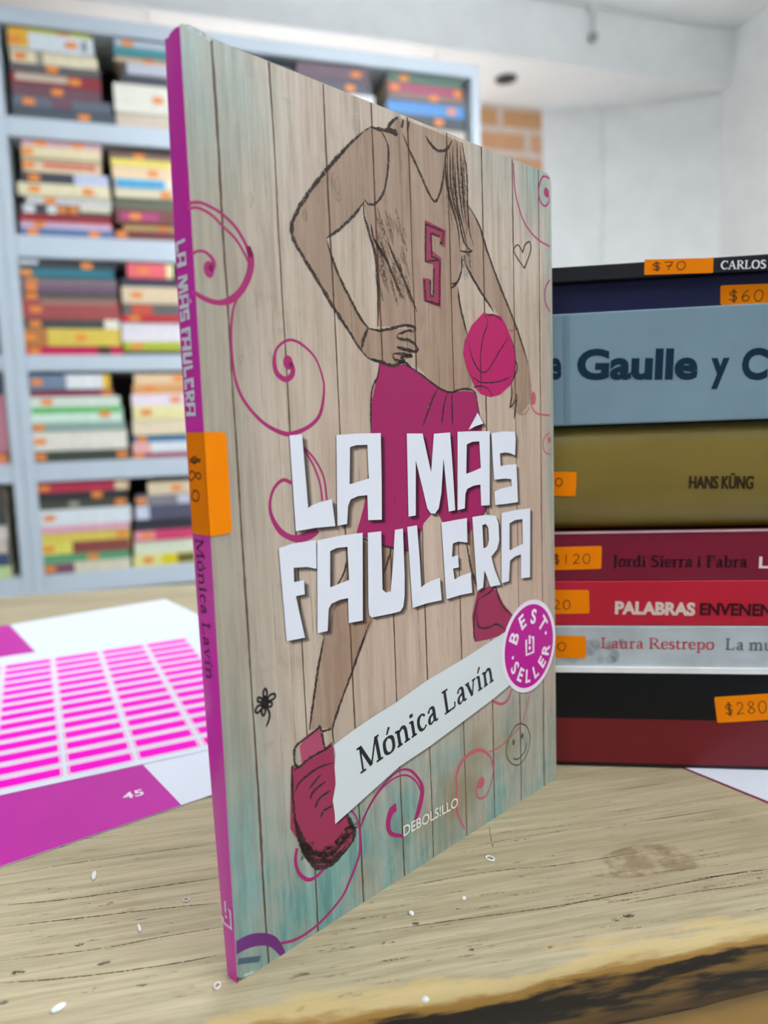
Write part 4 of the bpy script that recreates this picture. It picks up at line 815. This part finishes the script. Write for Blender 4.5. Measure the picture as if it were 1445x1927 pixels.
b = pile('paperback_book', 'dark crimson shrink-wrapped paperback with black lettering in the pile', 63.65, 16.3, 222, 145, 0, glossy('dark_crimson_cover', rgb(116, 20, 44), .16, .6), .5, -26)
a = MB(); a.box(-.026, .196, -.0004, .1, .0156, .0163); a.build('wrap_fold', ink('clear_wrap', rgb(214, 190, 196), .6, .15), b)
mp = surf(0, 16.3, 63.65)
P = s5([(-60, 180), (382, 168), (378, 315), (-60, 326)]); sticker(b, quad_round(P), mp, ('$120', s5([(62, 285)])[0], s5([(320, 280)])[0], 3.2))
g = Art(mp); serif(g, 'Jordi Sierra i Fabra', s5([(445, 300)])[0], s5([(1312, 305)])[0], 3.7, 1, 0, 1.45); sans(g, 'L', s5([(1385, 308)])[0], s5([(1445, 309)])[0], 3.6, .03, 1, 1)
g.build('spine_lettering', [ink('dark_wine_print', rgb(46, 10, 22), 1, .3), ink('pale_pink_print_ink', rgb(224, 196, 200), 1, .3)], b)
b = pile('hardcover_book', 'thick mustard gold hardcover in the middle of the pile', 80.0, 34.5, 232, 160, 7.0, glossy('mustard_gold_cover', rgb(118, 100, 40), .3, 1.0, .05), 2.6, -30, -1.0)
for f in [c for c in b.children if c.name.startswith('cover')]: f.data.polygons.foreach_set('use_smooth', [True] * len(f.data.polygons)); mo = f.modifiers.new('edges', 'EDGE_SPLIT'); mo.split_angle = R(50)
mp = surf(7.0, 34.5, 80.0)
P = s4([(-60, 1425), (220, 1428), (212, 1584), (-60, 1578)]); sticker(b, quad_round(P), mp, ('80', s4([(10, 1518)])[0], s4([(140, 1518)])[0], 2.6))
g = Art(mp); [sans(g, 'HANS KÜNG', s4([(932 + d, 1533)])[0], s4([(1338 + d, 1535)])[0], 3.95, .014, 1 + d * .02, 0) for d in (0, 3, 6)]; g.build('spine_lettering', ink('dark_brown_print', rgb(52, 34, 18), 1, .4), b)
b = pile('hardcover_book', 'thick pale blue-grey hardcover with large navy lettering in the pile', 114.55, 35.2, 240, 165, 0, glossy('blue_grey_jacket', rgb(118, 142, 156), .34, .35, .05), .6, -32, -1.2)
a = MB(); xg = stk(1066, 700)[0] / 1000; a.grid([[(xg - .0012, -.00005, z), (xg, .0004 - .0006, z), (xg + .001, -.00005, z)] for z in (.0008, .0175, .0345)]); a.build('shadow_edge_strip', plain('blue_grey_shadow_edge', rgb(104, 126, 140), .4), b, smooth=True)  # boundary of the standing book's shadow, put in as a darker strip
mp = surf(0, 35.2, 114.55)
g = Art(mp)
for txt, xa, xb in (('De', -95, 120), ('Gaulle', 217, 985), ('y', 1070, 1186), ('Ch', 1264, 1545)): sans(g, txt, s4([(xa, 832)])[0], s4([(xb, 830)])[0], 9.1, .04, 1, 0)
g.build('spine_lettering', ink('navy_print', rgb(18, 44, 66), 1, .35), b)
b = pile('hardcover_book', 'dark navy book set back second from the top of the pile', 149.8, 9.8, 215, 140, 0, glossy('dark_navy_cover', rgb(26, 30, 66), .45, .15), .8, -26, 3.0)
mp0 = surf(0, 9.8, 149.8)
P = s4([(1160, 225), (1620, 208), (1620, 335), (1160, 352)]); sticker(b, quad_round(P), mp0, ('$60', s4([(1205, 330)])[0], s4([(1450, 325)])[0], 3.4))
b = pile('paperback_book', 'thin black paperback on top of the pile with white lettering', 159.65, 4.6, 218, 140, 0, glossy('black_glossy_cover', rgb(34, 34, 38), .25, .4), .4, -26, -1.0)
mp = surf(0, 4.6, 159.65)
P = s4([(650, 76), (1089, 66), (1086, 161), (648, 174)]); sticker(b, quad_round(P, .3), mp, ('$70', s4([(690, 148)])[0], s4([(925, 140)])[0], 2.5))
g = Art(mp); serif(g, 'CARLOS', s4([(1130, 138)])[0], s4([(1425, 132)])[0], 2.45, 1, 0, 1.5); g.build('spine_lettering', ink('pale_print_b', rgb(214, 216, 220), 1, .3), b)

# ------------------------------------------------------------------ bookcases
m_case = plain('white_bookcase_enamel', (.60, .69, .79, 1), .4, .1, .02, 5)
m_back = plain('dark_brown_backing', (.035, .026, .022, 1), .7, 0, .2, 10)
zsh = [(bc(60, 222).z, bc(120, 263).z)]
def zz(v, u=130): return bc(u, v).z
kz = lambda z: far(0, 0, z).z
SHELVES = [(1.529, 1.490), (1.296, 1.251), (1.052, 1.018), (.826, .784), (.583, .539)]
SHELVES = [(kz(a_), kz(b_)) for a_, b_ in SHELVES]
TOPZ, TOPL = kz(1.738), kz(1.706)
XB0, XB1 = far(-.278, 0, 0).x, far(.796, 0, 0).x; PT = .026
DEP = .20
def bookcase(label, x0, x1, shelves):
    o = thing('bookcase', label, 'bookcase', (x0, CASE_Y, 0), 0)
    W_ = x1 - x0
    for xa in (0, W_ - PT): a = MB(); a.box(xa, xa + PT, 0, DEP, 0, TOPZ - .0005); a.build('side_panel', m_case, o, bevel=.002)
    a = MB(); a.box(PT, W_ - PT, 0, DEP, TOPL, TOPZ); a.build('top_rail', m_case, o, bevel=.002)
    for zt, zb in shelves: a = MB(); a.box(PT + .0005, W_ - PT - .0005, 0.002, DEP - .012, zb, zt); a.build('shelf', m_case, o, bevel=.002)
    a = MB(); a.box(PT, W_ - PT, DEP - .01, DEP, .05, TOPL - .001); a.build('back_panel', m_back, o)
    return o
low = [(kz(.31), kz(.28)), (.09, .05)]
bookcase('tall white bookcase full of stacked books behind the standing book', XB0, XB1, SHELVES + low)
bookcase('white bookcase cut off by the left edge of the photo', XB0 - .96, XB0 - .001, SHELVES + low)
ORD = ['topmost', 'second', 'third', 'fourth', 'fifth', 'sixth', 'seventh', 'eighth', 'ninth', 'tenth', 'eleventh']
SHN = ['top shelf', 'second shelf down', 'third shelf down', 'fourth shelf down', 'lowest shelf in view']
cols = {}
def bmat(rgbv):
    k = 'book_cloth_%d_%d_%d' % rgbv; return plain(k, rgb(*rgbv, k=.72), .42, .15, .05, 60)
m_pg = plain('shelf_book_pages', rgb(205, 196, 176), .75, 0, .1, 200)
def shelf_stack(sh, scale, ox, oy, stack, books, uref):
    """books: (y_top, y_bottom, x_left, x_right, colour, colour name, bands, stickers) read top to bottom"""
    s = Z(ox, oy, scale); base = SHELVES[sh][0] + .0004; n = len(books)
    ztop_all = [bc(*s([(uref, b_[0])])[0]).z for b_ in books]; zbot_all = [bc(*s([(uref, b_[1])])[0]).z for b_ in books]
    # heights follow the readings, closed up so every book rests on the one below
    raw = [max(.009, ztop_all[i] - (ztop_all[i + 1] if i + 1 < n else zbot_all[i])) for i in range(n)]
    room = ztop_all[0] - base; k = room / sum(raw); z = base
    mx = (SHELVES[sh - 1][1] if sh else TOPL) - base - .004
    if room > mx: k = mx / sum(raw)
    for i in range(n - 1, -1, -1):
        yt, yb, xl, xr, colr, cname, bands, sts = books[i]; T = raw[i] * k * 1000 - .3; ym = (yt + yb) / 2
        x0 = bc(*s([(xl, ym)])[0]).x; x1 = bc(*s([(xr, ym)])[0]).x
        if stack == LB: x0 = max(x0, XB0 - .90); x1 = min(x1, XB0 - .001 - PT - .001)
        else: x0 = max(x0, XB0 + PT + .001); x1 = min(x1, XB1 - PT - .001)
        place = ORD[i] if i else 'topmost'
        if i == n - 1: place = 'lowest'
        lab = '%s book, %s in the %s, %s' % (cname, place if place in ('topmost', 'lowest') else place + ' from top', stack, SHN[sh])
        dy = .006 + random.uniform(-.003, .006)
        o, c_ = make_book('stacked_book', lab, 'book', (x0, CASE_Y + dy, z), 0, (x1 - x0) * 1000, 140, T, 0, bmat(colr), m_pg, .8, 0, 'books in the %s on the %s' % (stack, SHN[sh]))
        for (ba, bb, t0, t1, bcol) in bands:
            g = Art(lambda x, z_, l: (x, -.0006, z_)); xa = max(x0 + .0005, bc(*s([(ba, ym)])[0]).x) - x0; xb = min(x1 - .0005, bc(*s([(bb, ym)])[0]).x) - x0
            t0 = max(t0, .015); g.poly([(xa, T / 1000 * t0), (xb, T / 1000 * t0), (xb, T / 1000 * min(t1, .985)), (xa, T / 1000 * min(t1, .985))]); g.build('spine_band', bmat(bcol), o)
        for sx in sts:
            hx = bc(*s([(sx, ym)])[0]).x - x0; h_ = min(T * .8, 15); w2 = 13
            hx = min(max(hx, .014), (x1 - x0) - .014)
            a = MB(); a.prism(rrect(hx * 1000 - w2, hx * 1000 + w2, T / 2 - h_ / 2, T / 2 + h_ / 2, 1.5, 2), lambda x, z_: mm(x, -1.0, z_), lambda x, z_: mm(x, -.7, z_)); a.build('price_sticker', m_stk2, o)
        z += raw[i] * k
m_stk2 = plain('shelf_sticker_orange', (.92, .30, .06, 1), .5)
LB = 'leftmost stack'
LS, RS = 'left stack', 'second stack'
WHT, CRM, BLK, GRY = (196, 204, 210), (206, 196, 170), (44, 44, 50), (96, 96, 98)
shelf_stack(0, 4.129, 0, 10, LS, [
 (92, 128, 50, 690, (190, 190, 60), 'thin lime', [(50, 205, 0, 1, (222, 160, 40))], [480]), (128, 285, 52, 715, WHT, 'white', [(52, 210, .1, 1, (222, 160, 40)), (625, 665, .2, .8, (110, 116, 124))], [545, 100]), (285, 425, 72, 745, (210, 200, 170), 'cream', [(270, 330, 0, 1, (140, 136, 120))], [150]), (400, 480, 75, 770, (86, 82, 86), 'dark grey', [], [400]),
 (480, 580, 78, 772, (134, 26, 44), 'dark red', [(110, 520, .25, .9, (176, 164, 148))], [575]), (580, 690, 85, 780, (96, 62, 74), 'plum', [], [440]), (690, 790, 90, 860, (84, 92, 106), 'slate grey', [(400, 560, .1, .9, (104, 66, 82))], [220]), (790, 890, 92, 890, (62, 72, 84), 'dark slate', [], [650])], 420)
shelf_stack(0, 4.129, 0, 10, RS, [
 (215, 275, 885, 1600, (170, 184, 196), 'pale blue-grey', [], [985]), (275, 345, 880, 1600, (40, 128, 140), 'teal', [], []), (345, 390, 885, 1580, (186, 160, 134), 'tan', [], [1150]), (390, 490, 945, 1600, (176, 178, 190), 'lavender grey', [(945, 985, 0, 1, (60, 62, 70))], []), (490, 580, 940, 1600, (52, 56, 68), 'dark navy', [], []), (580, 820, 885, 1620, (208, 206, 196), 'thick off-white', [], [1225]), (820, 940, 905, 1640, (190, 176, 160), 'beige', [], [])], 1100)
shelf_stack(1, 4.129, 0, 235, LS, [
 (90, 140, 165, 780, (190, 150, 160), 'thin mauve pink', [], [310, 600]), (140, 235, 160, 780, (206, 194, 160), 'cream', [], [200]), (235, 345, 165, 780, (206, 186, 156), 'buff', [(330, 740, .35, .75, (190, 96, 84))], [215]), (345, 440, 160, 840, (50, 54, 64), 'black', [(570, 838, 0, 1, (172, 180, 206))], [260]), (440, 545, 135, 850, (204, 196, 164), 'cream', [], [680, 265]), (545, 610, 200, 860, (186, 184, 184), 'lilac white', [], [385]), (610, 695, 150, 860, (52, 54, 62), 'black', [(180, 270, .1, .9, (190, 192, 194)), (365, 440, .1, .9, (190, 192, 194)), (620, 858, .4, 1, (196, 188, 168))], [490, 560]), (695, 745, 150, 860, (142, 28, 36), 'dark red', [], []), (745, 805, 155, 865, (204, 150, 170), 'rose pink', [(160, 840, 0, .4, (170, 176, 212))], [300]), (805, 870, 150, 885, (84, 106, 146), 'blue', [], [250, 730])], 480)
shelf_stack(1, 4.129, 0, 235, RS, [
 (210, 260, 850, 1600, (112, 86, 76), 'brown', [], [1080]), (260, 315, 860, 1600, (214, 196, 96), 'yellow', [], []), (315, 410, 870, 1600, (212, 188, 156), 'peach cream', [], [1190]), (410, 495, 890, 1600, (208, 200, 184), 'ivory', [(900, 1280, .1, .9, (60, 150, 196))], []), (495, 560, 890, 1610, (200, 192, 166), 'cream', [], [1290]), (560, 650, 880, 1600, (90, 94, 78), 'dark olive', [], []), (650, 765, 900, 1620, (112, 60, 58), 'brown red', [(940, 1230, .25, .75, (168, 60, 116))], [1050]), (765, 810, 960, 1600, (180, 150, 96), 'tan', [], [1270]), (810, 885, 900, 1620, (104, 48, 52), 'maroon', [], [940])], 1100)
shelf_stack(2, 4.129, 0, 460, LS, [
 (100, 165, 142, 890, (44, 48, 56), 'black', [(145, 290, .5, 1, (196, 206, 218))], [670]), (165, 240, 150, 880, (38, 106, 122), 'teal', [], [190]), (240, 290, 165, 900, (124, 108, 116), 'mauve grey', [], [240]), (290, 355, 165, 905, (104, 82, 102), 'dusky purple', [], [240]), (355, 415, 165, 910, (88, 84, 82), 'dark grey', [], [240]), (415, 570, 170, 925, (150, 70, 70), 'thick dusty red', [(320, 900, .75, 1, (150, 108, 98))], [275]), (570, 645, 185, 930, (66, 66, 68), 'charcoal', [(810, 925, -.1, 1.0, (212, 208, 196))], [270]), (645, 785, 185, 935, (200, 178, 76), 'mustard yellow', [(190, 370, .0, 1, (170, 110, 60))], [235, 630]), (785, 855, 188, 950, (184, 20, 80), 'crimson pink', [(760, 860, 0, 1, (70, 50, 40))], [265])], 520)
shelf_stack(2, 4.129, 0, 460, RS, [
 (115, 235, 985, 1345, (216, 94, 104), 'coral pink', [(1290, 1345, 0, 1, (222, 206, 160))], [1110]), (235, 305, 940, 1600, (50, 56, 76), 'navy', [], []), (305, 440, 945, 1600, (202, 182, 154), 'cream', [], [1060]), (440, 535, 950, 1600, (92, 90, 90), 'grey', [(1020, 1180, .1, .9, (186, 74, 54))], []), (535, 585, 940, 1600, (182, 28, 40), 'red', [], [1045]), (585, 745, 945, 1620, (206, 202, 210), 'thick white', [], []), (745, 815, 960, 1620, (164, 172, 44), 'lime green', [], [1065]), (815, 850, 1000, 1620, (74, 76, 80), 'dark grey', [], [])], 1150)
shelf_stack(3, 3.905, 0, 680, LS, [
 (95, 205, 195, 808, (104, 122, 146), 'slate blue', [(485, 755, 0, 1, (206, 208, 214)), (755, 806, 0, 1, (220, 172, 40))], [270]), (205, 258, 205, 825, (140, 68, 88), 'maroon', [], [790]), (258, 335, 215, 880, (194, 206, 196), 'pale mint', [], [340]), (335, 450, 215, 900, (190, 212, 198), 'mint', [(215, 895, .62, 1, (84, 172, 92))], [770]), (450, 512, 220, 920, (130, 156, 148), 'grey green', [], [270]), (512, 660, 226, 935, (210, 206, 196), 'thick off-white', [], [265]), (660, 740, 228, 950, (58, 64, 58), 'dark green', [], [900, 275])], 560)
shelf_stack(3, 3.905, 0, 680, RS, [
 (85, 165, 985, 1560, (212, 186, 152), 'buff', [], [1310]), (165, 240, 975, 1560, (200, 150, 96), 'tan orange', [], [1100]), (240, 325, 965, 1560, (214, 200, 214), 'lilac white', [], [1290]), (325, 430, 975, 1570, (216, 206, 154), 'pale yellow', [], [1075]), (430, 545, 975, 1580, (210, 196, 170), 'cream', [], []), (545, 595, 975, 1560, (44, 110, 150), 'blue', [], [1040]), (595, 675, 975, 1570, (200, 206, 220), 'pale blue', [(980, 1110, 0, 1, (224, 160, 156))], []), (675, 715, 975, 1570, (140, 60, 84), 'maroon', [], [1020])], 1150)
shelf_stack(4, 3.705, 0, 880, LS, [
 (98, 165, 235, 895, (176, 48, 76), 'crimson', [(800, 893, -.2, 1, (206, 184, 150))], [265]), (165, 220, 240, 885, (50, 50, 54), 'black', [], [675]), (220, 285, 242, 890, (72, 74, 64), 'black olive', [(480, 550, .2, .8, (140, 140, 126))], [840]), (285, 400, 246, 915, (200, 208, 224), 'pale blue-white', [], [340]), (400, 450, 250, 905, (206, 156, 172), 'thin pink', [], []), (450, 515, 250, 905, (204, 186, 84), 'mustard', [], [850]), (515, 600, 250, 910, (206, 200, 92), 'yellow', [(505, 908, 0, 1, (130, 66, 62))], [280]), (600, 660, 255, 905, (84, 146, 108), 'green', [], [650]), (660, 735, 262, 915, (198, 192, 172), 'cream', [(262, 520, 0, 1, (110, 76, 92))], [350])], 570)
shelf_stack(4, 3.705, 0, 880, RS, [
 (100, 190, 1030, 1560, (202, 186, 158), 'buff', [], [1230]), (190, 262, 945, 1560, (120, 118, 128), 'grey', [(1240, 1330, .1, .9, (190, 190, 206))], [980]), (262, 365, 945, 1560, (78, 78, 100), 'slate navy', [(945, 1040, .1, 1, (190, 196, 216))], []), (365, 440, 935, 1560, (50, 50, 60), 'black', [], []), (440, 512, 935, 1560, (196, 60, 104), 'raspberry', [(935, 1080, 0, 1, (214, 140, 150))], [1025]), (512, 605, 935, 1560, (196, 204, 184), 'pale sage', [], []), (605, 690, 930, 1560, (208, 204, 134), 'pale yellow', [(1130, 1240, .1, .9, (206, 188, 20)), (1240, 1365, .1, .9, (96, 88, 40))], [1035])], 1150)
shelf_stack(0, 2.89, 440, 60, 'third stack', [
 (140, 205, 345, 735, (84, 58, 76), 'plum', [], [665]), (205, 262, 350, 750, (64, 64, 78), 'dark navy', [], [635]), (262, 335, 390, 765, (110, 106, 104), 'grey', [(630, 763, 0, 1, (206, 204, 206))], []), (335, 400, 380, 765, (206, 190, 110), 'yellow', [], []), (400, 440, 380, 770, CRM, 'cream', [], []), (440, 490, 380, 770, BLK, 'black', [], [])], 600)
shelf_stack(0, 2.89, 440, 60, 'rightmost stack', [
 (192, 245, 845, 1245, (66, 98, 84), 'dark green', [], [930]), (245, 305, 845, 1250, (150, 60, 92), 'raspberry', [], [880, 1225]), (305, 345, 850, 1255, (120, 96, 88), 'brown', [], [1090]), (345, 425, 840, 1260, (70, 128, 186), 'blue', [], [1190]), (425, 495, 850, 1255, (58, 64, 72), 'dark grey', [], [1120]), (495, 575, 860, 1265, (170, 164, 156), 'pale grey', [], []), (575, 640, 850, 1260, (190, 176, 150), 'beige', [], [])], 1050)
shelf_stack(2, 4.129, 0, 460, LB, [(160, 500, -800, 14, (86, 110, 116), 'thick grey-green', [], []), (500, 830, -800, 16, (70, 84, 86), 'thick dark', [], [])], 0)
shelf_stack(3, 3.905, 0, 680, LB, [(95, 255, -700, 24, (60, 74, 84), 'dark slate', [], []), (255, 700, -700, 46, (170, 112, 128), 'thick dusty pink', [], []), (700, 800, -700, 56, (196, 110, 120), 'rose', [], [15])], 0)
shelf_stack(4, 3.705, 0, 880, LB, [(140, 290, -700, 38, (74, 66, 60), 'dark brown', [], []), (290, 415, -700, 42, (62, 66, 60), 'black olive', [], []), (415, 520, -700, 46, (196, 190, 184), 'off-white', [], []), (520, 625, -700, 48, (186, 176, 168), 'pale grey', [], []), (625, 720, -700, 60, (58, 72, 104), 'navy', [], []), (720, 810, -700, 80, (176, 196, 140), 'pale green', [], [])], 0)
# further stacks in the part of the bookcase that the standing book hides
HC = [(60, 70, 90), (200, 190, 165), (140, 40, 50), (196, 200, 205), (90, 80, 75), (70, 120, 110), (205, 180, 90), (110, 70, 90)]
for sh in range(5):
    xs_ = (.17, .38, .59) if sh else (.17,)
    for xa in xs_:
        z = SHELVES[sh][0] + .0004; lim = (SHELVES[sh - 1][1] if sh else TOPL) - .02
        while True:
            T = random.uniform(18, 32)
            if z + T / 1000 > lim: break
            wd = random.uniform(180, 200); make_book('stacked_book', 'book in the bookcase stacks wholly hidden behind the standing book', 'book', (far(xa, 0, 0).x, CASE_Y + random.uniform(.004, .012), z), 0, wd, 140, T - .1, 0, bmat(random.choice(HC)), m_pg, .8, 0, 'stacks hidden behind the standing book'); z += T / 1000
